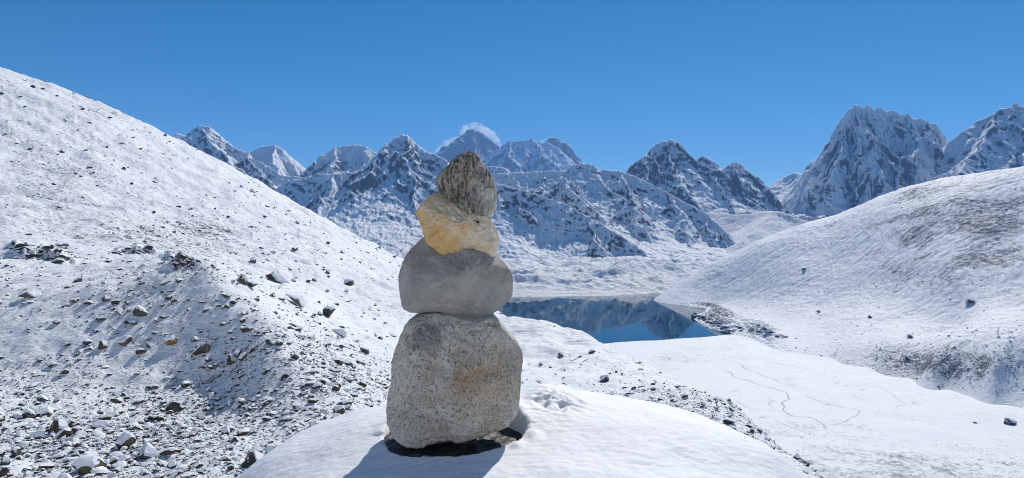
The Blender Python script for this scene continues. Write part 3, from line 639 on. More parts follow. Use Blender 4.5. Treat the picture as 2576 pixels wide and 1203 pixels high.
K = 'rocks lying on the snowy slopes'
B = [  # px, py of the foot, width, height, label, shape, material, tilt
 (140, 663, 32, 12, 'dark flat snow-topped boulder on the plateau edge just below the left outcrop', 'b', BM_GREY, 0),
 (62, 752, 70, 20, 'long low dark-fronted slab on the left plateau near the picture edge', 's', BM_BROWN, -.18),
 (266, 758, 24, 15, 'dark boulder at the left of a touching pair on the crest of the knoll', 'b', BM_GREY, 0),
 (290, 767, 22, 15, 'dark boulder at the right of a touching pair on the crest of the knoll', 'b', BM_GREY, 0),
 (343, 800, 44, 30, 'large white-topped boulder standing on the knoll crest above small stones', 'b', BM_GREY, 0),
 (334, 818, 19, 12, 'small rounded snow-capped stone right below the large white-topped knoll boulder', 'b', BM_GREY, 0),
 (316, 817, 15, 12, 'small dark stone left below the large white-topped knoll boulder', 'b', BM_GREY, 0),
 (246, 812, 30, 14, 'low brown boulder among rubble left of the large knoll boulder', 'b', BM_BROWN, 0),
 (256, 878, 22, 24, 'upright brown stone with a snow cap beside the leaning slab', 'b', BM_BROWN, 0),
 (308, 873, 52, 24, 'dark slab leaning up to the right on the shaded knoll face', 's', BM_BROWN, -.45),
 (372, 874, 17, 17, 'small pointed dark stone between the leaning slab and the ochre boulder', 'b', BM_GREY, 0),
 (430, 866, 32, 22, 'ochre-faced boulder on the shaded knoll face', 'b', BM_OCHRE, -.2),
 (217, 868, 16, 14, 'small leaning stone left of the upright brown stone', 'b', BM_BROWN, -.4),
 (220, 882, 22, 8, 'flat dark stone below the small leaning stone', 's', BM_GREY, -.2),
 (182, 762, 22, 12, 'brown pointed stone on the plateau right of the long low slab', 'b', BM_BROWN, 0),
 (635, 661, 16, 13, 'squarish grey block standing alone high on the slope', 'b', BM_GREY, 0),
 (823, 690, 13, 13, 'brown block on the smooth slope, highest of the right-hand boulders', 'b', BM_BROWN, 0),
 (605, 713, 34, 24, 'big snow-faced block with a brown right end on the upper slope', 'b', BM_BROWN, .2),
 (686, 708, 62, 20, 'long dark slab dipping to the right on the upper slope', 's', BM_BROWN, .45),
 (627, 725, 30, 16, 'dark snowy boulder just below the big snow-faced block', 'b', BM_GREY, .2),
 (734, 761, 56, 20, 'long brown slab dipping to the right in the middle of the slope', 's', BM_BROWN, .4),
 (566, 752, 30, 13, 'low boulder with a dark left end on the lit knoll shoulder', 'b', BM_BROWN, .1),
 (825, 799, 32, 27, 'tall snow-streaked boulder on the slope left of the grey cairn stone', 'b', BM_GREY, 0),
 (872, 718, 30, 17, 'brown-faced boulder on the slope, nearest the cairn of the upper row', 'b', BM_BROWN, .2),
 (850, 842, 42, 16, 'thin brown slab dipping right left of the base stone', 's', BM_BROWN, .5),
 (647, 758, 17, 10, 'small dark stone left of the long brown slab', 'b', BM_GREY, 0),
 (619, 838, 23, 19, 'white-topped block with a dark right side on the spur', 'b', BM_GREY, 0),
 (673, 868, 19, 15, 'nearly black rounded stone on the lit slope right of the spur', 'b', BM_GREY, 0),
 (501, 895, 38, 34, 'big brown boulder with a thick snow hat on the shaded knoll face', 'b', BM_BROWN, 0),
 (582, 916, 27, 27, 'tall dark boulder with a snow hat at the foot of the spur', 'b', BM_BROWN, 0),
 (638, 886, 22, 15, 'brown wedge-shaped stone on the spur crest', 'b', BM_BROWN, -.3),
 (614, 905, 25, 16, 'dark stone right above the tall snow-hatted boulder', 'b', BM_BROWN, -.3),
 (678, 930, 33, 13, 'flat dark boulder on the spur above the black upright slab', 's', BM_GREY, 0),
 (707, 958, 18, 30, 'black upright slab on the spur, tipped to the right', 'b', BM_GREY, .5),
 (741, 904, 20, 16, 'dark stone standing apart on the lit slope right of the spur', 'b', BM_GREY, 0),
 (868, 919, 34, 14, 'row-like dark boulder in the stony band left of the base stone', 'b', BM_GREY, .2),
 (911, 887, 30, 15, 'dark slab dipping right, close to the left side of the base stone', 's', BM_GREY, .5),
 (889, 927, 15, 11, 'small dark stone under the row-like boulder', 'b', BM_GREY, 0),
 (512, 930, 20, 10, 'low brown stone below the big snow-hatted boulder', 'b', BM_BROWN, 0),
 (490, 860, 26, 14, 'flat white-topped stone above the big snow-hatted boulder', 'b', BM_GREY, 0),
 (429, 1039, 30, 32, 'snow-covered block standing alone at the lower edge of the shade', 'b', BM_GREY, 0),
 (310, 1133, 44, 38, 'large rounded snow-covered boulder in the lower left rubble', 'b', BM_BROWN, 0),
 (362, 1156, 52, 36, 'flat-faced tilted block beside the large rounded boulder', 'b', BM_GREY, .25),
 (137, 1091, 42, 38, 'tall white block with a brown left side at lower left', 'b', BM_BROWN, .2),
 (102, 1051, 52, 24, 'broad dark-edged boulder at the left side of the rubble', 'b', BM_GREY, 0),
 (65, 1056, 33, 26, 'snowy boulder next to the broad dark-edged one', 'b', BM_GREY, 0),
 (242, 1086, 58, 22, 'wide flat snow-covered slab in the lower left rubble', 's', BM_GREY, -.1),
 (212, 1192, 78, 40, 'biggest snow-plastered boulder at the bottom left', 'b', BM_BROWN, 0),
 (630, 1180, 54, 46, 'big white-faced boulder with a dark foot beside the snow mound', 'b', BM_GREY, .2),
 (567, 1096, 27, 24, 'angular white block among rubble above the big white-faced boulder', 'b', BM_GREY, 0),
 (10, 1170, 28, 22, 'dark brown boulder cut by the left picture edge', 'b', BM_BROWN, 0),
 (88, 1106, 46, 20, 'dark hollowed slab below the tall white block', 's', BM_GREY, 0),
 (285, 1168, 24, 16, 'small snow-topped block left below the flat-faced tilted block', 'b', BM_BROWN, 0),
 (67, 1201, 27, 14, 'dark-fronted stone at the bottom edge, lower left', 'b', BM_GREY, 0),
 (382, 1060, 27, 14, 'low stone with a white top left of the lone snow-covered block', 'b', BM_GREY, 0),
 (452, 1093, 20, 12, 'small white-topped stone right below the lone snow-covered block', 'b', BM_BROWN, 0),
 (267, 1058, 25, 14, 'pointed snowy stone above the wide flat slab', 'b', BM_GREY, 0),
 (162, 1128, 26, 14, 'low snowy stone below the tall white block', 'b', BM_GREY, 0),
 (1835, 1069, 34, 13, 'dark rock ledge on the shoulder above the snow mound', 'b', BM_GREY, .2),
 (2004, 1157, 18, 16, 'brown stone at the lower end of the stony shoulder', 'b', BM_BROWN, .2),
 (1893, 1090, 13, 14, 'dark pointed stone halfway down the stony shoulder', 'b', BM_GREY, 0),
 (1520, 962, 28, 19, 'white-topped boulder alone on the slope right of the cairn', 'b', BM_GREY, 0),
 (1489, 890, 18, 10, 'dark stone near the shoulder crest in front of the lake', 'b', BM_GREY, 0),
 (1410, 898, 18, 11, 'small snowy stone between the cairn and the lake shore', 'b', BM_GREY, 0)]
for b in B:
    place_boulder(NG, b[0], b[1], b[2], b[3], b[4], b[5], b[6], b[7], cat='boulder', group=K)
for b in [(2445, 763, 24, 10, 'grey snow-topped boulder on the right hill below its scree', BM_GREY), (2291, 851, 15, 9, 'dark boulder above the footpath terrace on the right hill', BM_GREY),
          (2283, 907, 15, 10, 'dark pointed boulder on the shaded bank of the right hill', BM_GREY), (2024, 679, 15, 6, 'single black rock on the smooth gullied slope right of the lake', BM_GREY),
          (2060, 786, 10, 6, 'small rock on the rolling ground behind the lake bluff', BM_GREY), (2190, 800, 10, 7, 'small dark rock in the middle of the right hill', BM_GREY)]:
    place_boulder(RG, b[0], b[1], b[2], b[3], b[4], 'b', b[5], cat='boulder', group=K)
place_boulder(PG, 2546, 1068, 29, 15, 'lone snow-dusted boulder on the flat plain near the right edge', 'b', BM_GREY, cat='boulder', group=K)
place_boulder(PG, 2455, 1065, 10, 4, 'small flat rock left of the lone boulder on the plain', 'b', BM_GREY, cat='boulder', group=K)

# further rocks one can pick out, in the zones where the photograph shows them
zones = [(30, 640, 1010, 1195, 75, (9, 22), 'smaller snow-topped rock in the rubble field at lower left', 'rubble field rocks'),
         (420, 740, 830, 1000, 38, (8, 16), 'small dark rock on the shaded knoll face and spur', 'knoll face rocks'),
         (180, 420, 700, 830, 25, (7, 15), 'small rock on the snowy crest of the knoll', 'knoll crest rocks'),
         (640, 970, 690, 1000, 45, (7, 15), 'small rock on the lit slope left of the cairn', 'slope rocks left of the cairn'),
         (1340, 1990, 900, 1150, 40, (6, 12), 'small rock on the stony shoulder right of the cairn', 'shoulder rocks')]
placed = [(b[0], b[1]) for b in B]; extra = []
for x0, x1, y0, y1, n, (s0, s1), lab, grp in zones:
    c = 0; tries = 0
    while c < n and tries < n * 12:
        tries += 1
        x = random.uniform(x0, x1); y = random.uniform(y0, y1)
        if min((x - a) ** 2 + (y - b) ** 2 for a, b in placed) < 140: continue
        p = hit(NG, x, y)
        if p is None or p.y > 330: continue
        w = s0 + (s1 - s0) * random.random() ** 2
        kind = 's' if random.random() < 0.3 else 'b'
        mt_ = random.choice([BM_GREY, BM_GREY, BM_BROWN])
        o_ = place_boulder(NG, x, y, w, w * random.uniform(.4, .75), lab, kind, mt_, random.uniform(-.2, .35), cat='rock', group=grp, k=random.randint(0, 999), cap=w > 9)
        if o_:
            placed.append((x, y)); c += 1; extra.append((o_, x, y, 'brown' if mt_ is BM_BROWN else 'grey', 'flat' if kind == 's' else 'angular'))

# say which one each of them is: by its look and by the named boulder next to it
import re as _re
SHORT = [_re.split(r' (?:on|in|at|beside|standing|right|left|with|between|below|above|just|alone|among|dipping|leaning|under|near|next|cut|close|halfway|of)\b', b[4])[0] for b in B]
bins = {}
for o_, x, y, colr, shp in extra:
    ok = [i for i in range(len(B)) if SHORT.count(SHORT[i]) == 1 and len(SHORT[i].split()) >= 2]
    i = min(ok, key=lambda q: (B[q][0] - x) ** 2 + (B[q][1] - y) ** 2)
    dx, dy = x - B[i][0], y - B[i][1]
    where = ('right of' if dx > 0 else 'left of') if abs(dx) > 1.2 * abs(dy) else ('below' if dy > 0 else 'above')
    bins.setdefault((colr, shp, where, i), []).append((math.hypot(dx, dy), o_))
ORD = ['', 'second ', 'third ', 'fourth ', 'fifth ', 'sixth ', 'seventh ', 'eighth ', 'ninth ', 'tenth ']
for (colr, shp, where, i), L_ in bins.items():
    for n_, (d_, o_) in enumerate(sorted(L_, key=lambda q: q[0])):
        o_['label'] = f"{ORD[min(n_, 9)]}small {colr} {shp} rock {where} the {SHORT[i]}" if n_ == 0 and len(L_) == 1 else f"{(ORD[n_] if n_ else 'nearest ')}small {colr} {shp} rock {where} the {SHORT[i]}"

# scattered scree too small and too many to pick apart: instanced stones
def rock_collection(name, mats, n=8):
    col = bpy.data.collections.new(name)
    for k in range(n):
        me = rock_mesh('stone', 700 + k * 11, random.choice(shapes), cuts=6, sub=1, rough=0.08)
        me.materials.append(mats[k % len(mats)])
        o = bpy.data.objects.new('stone', me); col.objects.link(o)
    return col
SC_GREY = mat_boulder('stone_grey', (0.045, 0.042, 0.04), (0.14, 0.125, 0.11), snow=0.25)
SC_BR = mat_boulder('stone_brown', (0.055, 0.045, 0.038), (0.16, 0.13, 0.10), snow=0.30)
STONES = rock_collection('scree_stones', [SC_GREY, SC_GREY, SC_BR])
def scatter(name, label, G, pos, size):
    """pos: N x 3, size: N"""
    me = bpy.data.meshes.new(name); n = len(pos)
    me.vertices.add(n); me.vertices.foreach_set('co', np.asarray(pos, np.float32).ravel())
    a = me.attributes.new('scl', 'FLOAT_VECTOR', 'POINT')
    s = np.stack([size * rng.uniform(.8, 1.3, n), size * rng.uniform(.7, 1.1, n), size * rng.uniform(.55, 1.1, n)], -1)
    a.data.foreach_set('vector', s.astype(np.float32).ravel())
    a = me.attributes.new('rot', 'FLOAT_VECTOR', 'POINT')
    a.data.foreach_set('vector', np.stack([rng.normal(0, .25, n), rng.normal(0.1, .25, n), rng.uniform(0, 6.28, n)], -1).astype(np.float32).ravel())
    o = bpy.data.objects.new(name, me); C.objects.link(o)
    ng = bpy.data.node_groups.new(name, 'GeometryNodeTree')
    ng.interface.new_socket('Geometry', in_out='INPUT', socket_type='NodeSocketGeometry'); ng.interface.new_socket('Geometry', in_out='OUTPUT', socket_type='NodeSocketGeometry')
    gi = ng.nodes.new('NodeGroupInput'); go = ng.nodes.new('NodeGroupOutput')
    iop = ng.nodes.new('GeometryNodeInstanceOnPoints'); ci = ng.nodes.new('GeometryNodeCollectionInfo')
    ci.inputs['Collection'].default_value = STONES; ci.inputs['Separate Children'].default_value = True; ci.inputs['Reset Children'].default_value = True
    iop.inputs['Pick Instance'].default_value = True
    def attr(nm):
        t = ng.nodes.new('GeometryNodeInputNamedAttribute'); t.data_type = 'FLOAT_VECTOR'; t.inputs['Name'].default_value = nm; return t.outputs[0]
    e2r = ng.nodes.new('FunctionNodeEulerToRotation')
    L = ng.links.new
    L(gi.outputs[0], iop.inputs['Points']); L(ci.outputs[0], iop.inputs['Instance']); L(attr('rot'), e2r.inputs[0]); L(e2r.outputs[0], iop.inputs['Rotation']); L(attr('scl'), iop.inputs['Scale']); L(iop.outputs[0], go.inputs[0])
    md = o.modifiers.new('scatter', 'NODES'); md.node_group = ng
    return tag(o, label, 'scree', kind='stuff')
def sample(G, n, px0, px1, Y0, Y1, smin, smax, power, wfun):
    px = rng.uniform(px0, px1, n); Y = np.exp(rng.uniform(math.log(Y0), math.log(Y1), n)); X = (px - CX) / FOC * Y
    Z = ground_z(G, px, Y); py = HZ - Z / Y * FOC
    w = wfun(px, py, X, Y, Z)
    keep = rng.random(n) < w
    size = smin * (1 - rng.random(n)) ** (-1 / power); size = np.minimum(size, smax)
    pos = np.stack([X, Y, Z - size * rng.uniform(0.12, 0.4, n)], -1)
    return pos[keep], size[keep]
def w_near(px, py, X, Y, Z):
    pt = sstep(-0.25, 0.45, fbm(X / 16, Y / 16, 4, 91))
    w = 0.10 + 0.45 * pt
    w = w + 0.8 * blob(px, py, 300, 1120, 420, 110) + 0.7 * blob(px, py, 640, 950, 150, 90) + 0.6 * blob(px, py, 300, 770, 120, 50) + 0.5 * blob(px, py, 820, 960, 130, 110) + 0.8 * blob(px, py, 1750, 1060, 260, 70) + .4 * blob(px, py, 520, 690, 120, 25)
    w = w * (1 - 0.75 * blob(px, py, 60, 1150, 60, 40)) * (1 - 0.6 * blob(px, py, 350, 920, 130, 50)) * (1 - 0.6 * blob(px, py, 120, 690, 220, 18))
    return np.clip(w, 0, 1)
p1, s1 = sample(NG, 150000, -40, 2150, 44, 150, 0.10, 1.0, 1.95, w_near)
def w_far(px, py, X, Y, Z):
    pt = sstep(-0.1, 0.5, fbm(X / 70, Y / 70, 4, 93))
    w = 0.06 + 0.42 * pt + 0.7 * blob(px, py, 400, 620, 170, 40) + .5 * blob(px, py, 560, 600, 120, 80) + .5 * blob(px, py, 150, 420, 140, 40) + .35 * blob(px, py, 700, 700, 200, 60)
    return np.clip(w, 0, 1)
p2, s2 = sample(NG, 75000, -40, 1700, 140, 900, 0.28, 2.6, 2.0, w_far)
s2 = s2 * np.clip(p2[:, 1] / 400, 0.55, 1.6)
scatter('scree', 'countless small snow-dusted stones strewn over the near slopes', NG, np.concatenate([p1, p2]), np.concatenate([s1, s2]))
def w_right(px, py, X, Y, Z):
    pt = sstep(-0.1, 0.5, fbm(X / 150, Y / 150, 4, 97))
    w = 0.05 + 0.3 * pt + 0.8 * blob(px, py, 2400, 530, 190, 60) + .9 * blob(px, py, 2350, 920, 280, 50) + .4 * blob(px, py, 2300, 700, 250, 40) + .7 * blob(px, py, 1800, 815, 70, 16) + .6 * blob(px, py, 1920, 840, 70, 10)
    return np.clip(w, 0, 1) * (Z > LAKE_Z + 1)
p3, s3 = sample(RG, 60000, 1600, 2700, 880, 2350, 0.8, 4.0, 2.3, w_right)
scatter('scree', 'scattered grey stones on the hill right of the lake', RG, p3, s3)

# ------------------------------------------------------------------ rock outcrops
BM_DARK = mat_boulder('outcrop_dark', (0.025, 0.022, 0.02), (0.11, 0.085, 0.065), snow=0.62)
def outcrop(G, px0, px1, py0, py1, n, label, mat=BM_DARK, tilt=0.25, line=None, size=(7, 18)):
    root = bpy.data.objects.new('rock_outcrop', None); C.objects.link(root)
    p0 = hit(G, (px0 + px1) / 2, py1)
    if p0 is None: p0 = at((px0 + px1) / 2, py1, 300)
    root.location = p0
    for i in range(n):
        x = px0 + (px1 - px0) * (i + random.uniform(0, 1)) / n; y = random.uniform(py0, py1)
        if line: y = line[0] + (line[1] - line[0]) * (x - px0) / (px1 - px0) + random.uniform(*line[2])
        p = hit(G, x, y)
        if p is None: continue
        s = random.uniform(*size) * p.y / FOC; j = (i * 3 + 1) % len(VAR)
        me = VAR[j].copy(); me.materials.clear(); me.materials.append(mat)
        o = bpy.data.objects.new('ledge', me); C.objects.link(o); o.parent = root
        o.location = p - p0 - Vector((0, -s * .35, s * 0.35)); o.scale = (s * random.uniform(1.2, 2.0), s * 0.9, s * random.uniform(.8, 1.2)); o.rotation_euler = (random.uniform(-.15, .15), tilt + random.uniform(-.1, .1), random.uniform(-.2, .2))
        if i % 3 == 0: continue
        c = bpy.data.objects.new('snow_cap', CAPS[j]); C.objects.link(c); c.parent = o; c.scale = (0.8, 0.8, 1.0)
        if not CAPS[j].materials: CAPS[j].materials.append(CAPM.m)
    return tag(root, label, 'outcrop')
outcrop(NG, 22, 175, 612, 654, 46, 'wide dark layered rock outcrop at the foot of the left slope', BM_DARK, .1, size=(9, 24))
outcrop(NG, 290, 322, 620, 642, 8, 'small dark outcrop a little right of the wide layered outcrop')
outcrop(NG, 335, 385, 616, 640, 12, 'dark stepped outcrop at the middle of the slope foot', size=(10, 22))
outcrop(NG, 425, 490, 646, 678, 14, 'broken dark outcrop behind the top of the knoll', size=(10, 22))
outcrop(RG, 1742, 1850, 800, 838, 34, 'dark broken rock bluff dropping into the lake', BM_GREY, line=(799, 838, (-10, 1)), size=(5, 15))
outcrop(RG, 1858, 1985, 832, 856, 30, 'low dark rock bluff between the right hill and the snow plain', BM_GREY, line=(830, 850, (-8, 4)), size=(5, 13))

# ------------------------------------------------------------------ streams on the plain
SM = NT('stream_ice'); SM.bsdf(SM.mix(SM.noise(SM.coord(), 0.15, 3), (0.36, 0.38, 0.39), (0.72, 0.75, 0.77)), 0.9, 0.0)
def stream(pts, width, label):
    P = []
    for x, y in pts:
        px, py = 1674 + .3843 * x, 740.6 + .3843 * y
        Y = -(LAKE_Z + 0.5) * FOC / (py - HZ); P.append(((px - CX) / FOC * Y, Y))
    P = np.array(P); seg = np.r_[0, np.cumsum(np.hypot(*np.diff(P, axis=0).T))]
    t = np.linspace(0, seg[-1], max(24, int(seg[-1] / 4)))
    x = np.interp(t, seg, P[:, 0]) + 5 * fbm(t / 45, t * 0 + P[0, 0], 4, 5); y = np.interp(t, seg, P[:, 1]) + 9 * fbm(t / 45, t * 0 + 9 + P[0, 1], 4, 6)
    tx = np.gradient(x); ty = np.gradient(y); l = np.hypot(tx, ty) + 1e-6; nx, ny = -ty / l, tx / l
    w = 0.8 * width * (0.45 + 0.6 * np.abs(fbm(t / 25, t * 0 + 3, 3, 8))) * np.minimum(1, np.minimum(t, t[-1] - t) / 30 + 0.15)
    X = np.stack([x - nx * w, x + nx * w], -1); Y = np.stack([y - ny * w, y + ny * w], -1)
    Z = ground_z(PG, CX + X / Y * FOC, Y) + 0.06
    tag(link('stream', grid_mesh('stream', X, Y, Z), SM.m), label, kind='structure')
stream([(375, 490), (440, 515), (450, 545), (520, 560), (600, 580), (700, 610), (780, 645), (785, 690), (775, 760), (850, 800), (950, 815), (1010, 840), (1060, 865), (1150, 895)], 2.0, 'main frozen stream winding down the snow plain')
stream([(110, 395), (230, 400), (400, 430), (510, 465), (540, 490), (620, 525), (720, 560), (800, 600), (870, 620)], 1.5, 'thin stream line running from the lake end of the plain')
stream([(850, 655), (950, 680), (1060, 710), (1150, 740), (1240, 760), (1305, 780), (1280, 795), (1220, 810), (1180, 845), (1060, 860)], 1.5, 'looped stream branch in the middle of the plain')
stream([(620, 435), (700, 445), (780, 470), (880, 480)], 1.5, 'short straight stream near the foot of the right hill')
stream([(1300, 600), (1400, 605), (1500, 660), (1560, 720), (1510, 755), (1550, 775)], 1.0, 'faint stream towards the right of the plain')
stream([(430, 690), (500, 720), (560, 750), (650, 755), (800, 790)], 1.0, 'faint side stream left of the main stream')
stream([(780, 690), (730, 700), (690, 715), (720, 760), (775, 765)], 0.9, 'side channel looping left of the main stream')
stream([(960, 505), (1050, 510), (1010, 525)], 0.9, 'short bent stream near the stony bank')
stream([(380, 405), (450, 412), (500, 425), (560, 430)], 0.9, 'thin channel beside the short straight stream')
stream([(1100, 590), (1300, 600)], 0.7, 'faint straight channel on the right of the plain')
for k_, (x_, y_, l_, a_) in enumerate([(150, 345, 90, 4), (215, 362, 60, -3), (270, 385, 40, 14), (290, 350, 50, 2), (420, 330, 60, 3), (120, 312, 60, -2), (560, 470, 60, 18), (330, 440, 80, 12)]):
    stream([(x_, y_), (x_ + l_ * .5, y_ + a_ * .4), (x_ + l_, y_ + a_)], 1.0, f"{['first','second','third','fourth','fifth','sixth','seventh','eighth'][k_]} short dark crack of meltwater counted from the left shore")
stream([(600, 640), (660, 670), (700, 720)], 0.8, 'faint forked rill feeding the main stream from its left')
stream([(1180, 640), (1290, 690), (1420, 730)], 0.6, 'faint pale rill between the looped branch and the right bank')
stream([(100, 330), (180, 325)], 1.2, 'short open crack of water near the lake edge')

# ------------------------------------------------------------------ snow mound, slab and cairn
YC = 1.3                                   # distance of the cairn
def mound_z(X, Y):
    """snow lying on the boulder that carries the cairn"""
    dx = X - 0.03; dy = Y - 1.36
    rx = np.where(dx < 0, dx / 1.0, dx / 0.96)
    r = np.sqrt(rx ** 2 + (dy / 1.0) ** 2)
    z = -0.362 - 0.30 * r ** 2 - 3.2 * np.maximum(r - 0.44, 0) ** 2
    z = z - 0.024 * sstep(1.40, 1.20, Y)
    z = z + 0.022 * np.exp(-((X - 0.07) / 0.09) ** 2 - ((Y - 1.55) / 0.08) ** 2)          # bank behind the base stone, right
    z = z + 0.005 * fbm(X / 0.2, Y / 0.2, 3, 201) + 0.0010 * fbm(X / 0.06, Y / 0.06, 3, 203) + 0.0010 * fbm(X / 0.014, Y / 0.014, 3, 205)
    return z
hx, hy, ha, hb = -0.103, 1.335, 0.128, 0.108    # melt hole round the slab
def hole_r(X, Y):
    a = np.arctan2(Y - hy, X - hx)
    return np.sqrt(((X - hx) / ha) ** 2 + ((Y - hy) / hb) ** 2) * (1 + 0.05 * perlin(np.cos(a) * 2.2 + 3, np.sin(a) * 2.2, 8) + 0.02 * perlin(np.cos(a) * 9, np.sin(a) * 9, 18))
xs = np.linspace(-1.15, 1.25, 420); ys = np.concatenate([np.linspace(0.25, 0.95, 50, endpoint=False), np.linspace(0.95, 1.70, 280, endpoint=False), np.linspace(1.70, 2.4, 40)])
XX, YY = np.meshgrid(xs, ys); ZZ = mound_z(XX, YY)
lump = np.exp(-((XX - 0.085) / 0.05) ** 2 - ((YY - 1.44) / 0.07) ** 2)
ZZ = ZZ + lump * 0.012 * (ridged(XX / 0.035, YY / 0.035, 3, 230) - 0.6)
hr = hole_r(XX, YY)
rim = np.exp(-((hr - 1.12) / 0.12) ** 2) * (0.003 * (YY > hy) + 0.010 * np.clip(perlin(XX * 26, YY * 26, 210) + 0.3, 0, 1) * (XX > 0.0))
ZZ = ZZ + rim - sstep(1.03, 0.93, hr) * 0.06
ZZ = np.maximum(ZZ, -2.4)
sm = NT('mound_snow')
sv = sm.coord()
g1 = sm.noise(sv, 420, 3, 0.7); g2 = sm.noise(sv, 60, 4, 0.6)
sh_ = sm.math('ADD', sm.math('MULTIPLY', g1, 0.35), g2)
sm.bsdf((0.87, 0.885, 0.91), sm.ramp(g1, 0.62, 0.72, 0.62, 0.28), 0.35, sm.bump(sh_, 0.004, 0.55))
tag(link('snow_mound', grid_mesh('snow_mound', XX, YY, ZZ), sm.m), 'smooth white snow mound under the cairn', kind='structure')
# the boulder inside the snow, seen as the black slab in the melt hole
m = NT('slab_rock_shaded'); v = m.coord()
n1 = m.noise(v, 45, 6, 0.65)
m.bsdf(m.mix(m.ramp(n1, 0.4, 0.75), (0.014, 0.014, 0.015), (0.075, 0.072, 0.07)), 0.5, 0.35, m.bump(n1, 0.006, 0.7))  # near-black: dark rock with the shade under the cairn painted in
a = np.linspace(0, 2 * np.pi, 160, endpoint=False); rr = np.linspace(0, 1.22, 40)
A, R = np.meshgrid(a, rr)
SX = hx + ha * R * np.cos(A); SY = hy + hb * R * np.sin(A)
SZ = -0.3985 + 0.003 * fbm(SX / 0.02, SY / 0.02, 4, 220) - 0.05 * sstep(1.05, 1.22, R)
i = np.arange(40 * 160).reshape(40, 160); j = np.roll(i, -1, 1)
top = np.stack([i[:-1], j[:-1], j[1:], i[1:]], -1).reshape(-1, 4)
nv = 40 * 160
co = np.concatenate([np.stack([SX, SY, SZ], -1).reshape(-1, 3), np.stack([SX[-1], SY[-1], SZ[-1] - 0.25], -1)])
ir = np.arange(nv, nv + 160)
side = np.stack([i[-1], j[-1], np.roll(ir, -1), ir], -1)
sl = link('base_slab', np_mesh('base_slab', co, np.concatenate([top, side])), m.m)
tag(sl, 'dark rock slab, shade painted into its colour, in the melted hollow under the cairn', 'rock slab')

def outline_stone(name, poly, Yc, depth, seed, planes, noise=0.012, fine=0.003, power=0.62, sub=6, chips=(10, 0.95)):
    """a stone whose outline follows the photograph, with real depth and flattened faces"""
    P = np.array(poly, float)
    cx, cy = (P[:, 0].min() + P[:, 0].max()) / 2, (P[:, 1].min() + P[:, 1].max()) / 2
    s = Yc / FOC
    O = np.stack([(P[:, 0] - cx) * s, -(P[:, 1] - cy) * s], -1)
    # radius of the outline in every direction
    th = np.linspace(-np.pi, np.pi, 721); R = np.zeros_like(th)
    A0 = O; B0 = np.roll(O, -1, 0)
    for q, t in enumerate(th):
        d = np.array([np.cos(t), np.sin(t)]); e = B0 - A0
        den = d[0] * e[:, 1] - d[1] * e[:, 0]; den = np.where(np.abs(den) < 1e-12, 1e-12, den)
        k = (A0[:, 0] * e[:, 1] - A0[:, 1] * e[:, 0]) / den; l = (A0[:, 0] * d[1] - A0[:, 1] * d[0]) / den
        ok = (k > 0) & (l >= -1e-9) & (l <= 1 + 1e-9); R[q] = k[ok].max() if ok.any() else 0
    R = np.where(R <= 0, np.median(R[R > 0]), R)
    ker = np.ones(3) / 3; R = np.convolve(np.r_[R[-2:-1], R, R[1:2]], ker, 'valid')
    bm = bmesh.new(); bmesh.ops.create_icosphere(bm, subdivisions=sub, radius=1.0)
    D = np.array([v.co for v in bm.verts])
    rho = np.hypot(D[:, 0], D[:, 2]); t = np.arctan2(D[:, 2], D[:, 0])
    Rt = np.interp(t, th, R)
    g = rho * (1 + 0.62 * (1 - rho))
    ex = np.cos(t) * Rt * g; ez = np.sin(t) * Rt * g; ey = np.sign(D[:, 1]) * np.abs(D[:, 1]) ** 0.85 * depth
    Q = np.stack([ex, ey, ez], -1)
    sc = float(np.median(R))
    for (nx, ny, nz), d in planes:
        n = np.array([nx, ny, nz], float); n /= np.linalg.norm(n)
        e = Q @ n - d * sc
        Q = Q - np.where(e > 0, e * 0.97, 0)[:, None] * n
    rr_ = random.Random(seed)
    for _ in range(chips[0]):                      # broken faces
        n = np.array([rr_.gauss(0, .42), -1.0, rr_.gauss(0, .42)]); n /= np.linalg.norm(n)
        pr = Q @ n; d = pr.max() * rr_.uniform(chips[1] - 0.03, chips[1] + 0.02)
        e = pr - d
        Q = Q - np.where(e > 0, e * 0.97, 0)[:, None] * n
    q = Q / sc
    nn = fbm(q[:, 0] * 2.2 + 0.7 * q[:, 1], q[:, 2] * 2.2 - 0.9 * q[:, 1], 4, seed) * noise + fbm(q[:, 0] * 11 + 5 * q[:, 1], q[:, 2] * 11 - 4 * q[:, 1], 4, seed + 3) * fine
    nrm = D / np.linalg.norm(D, axis=1)[:, None]
    edge = np.clip(np.abs(D[:, 1]) * 2.2, 0.25, 1)
    Q = Q + nrm * (nn * edge)[:, None]
    for v, p in zip(bm.verts, Q): v.co = p
    me = bpy.data.meshes.new(name); bm.to_mesh(me); bm.free()
    o = link(name, me)
    o.location = at(cx, cy, Yc)
    return o
def c6(L): return [(901.6 + .3212 * x, 360.6 + .3212 * y) for x, y in L]
def c7(L): return [(901.6 + .4112 * x, 708.4 + .4112 * y) for x, y in L]
top_o = c6([(875, 65), (920, 75), (960, 130), (1000, 190), (1050, 260), (1080, 350), (1088, 420), (1075, 500), (1060, 560), (1030, 584), (1000, 574), (940, 562), (880, 558), (840, 542), (780, 492), (720, 442), (680, 412), (640, 382), (620, 350), (605, 300), (625, 255), (660, 215), (710, 180), (745, 120), (790, 90), (840, 70)])
yel_o = c6([(620, 388), (700, 400), (790, 440), (880, 490), (950, 540), (1010, 570), (1035, 600), (1060, 640), (1095, 700), (1103, 750), (1090, 820), (1075, 880), (1040, 902), (990, 897), (960, 907), (900, 930), (850, 922), (770, 907), (700, 882), (640, 862), (590, 817), (540, 782), (520, 730), (500, 660), (470, 590), (445, 545), (480, 490), (510, 450), (545, 415), (590, 393)])
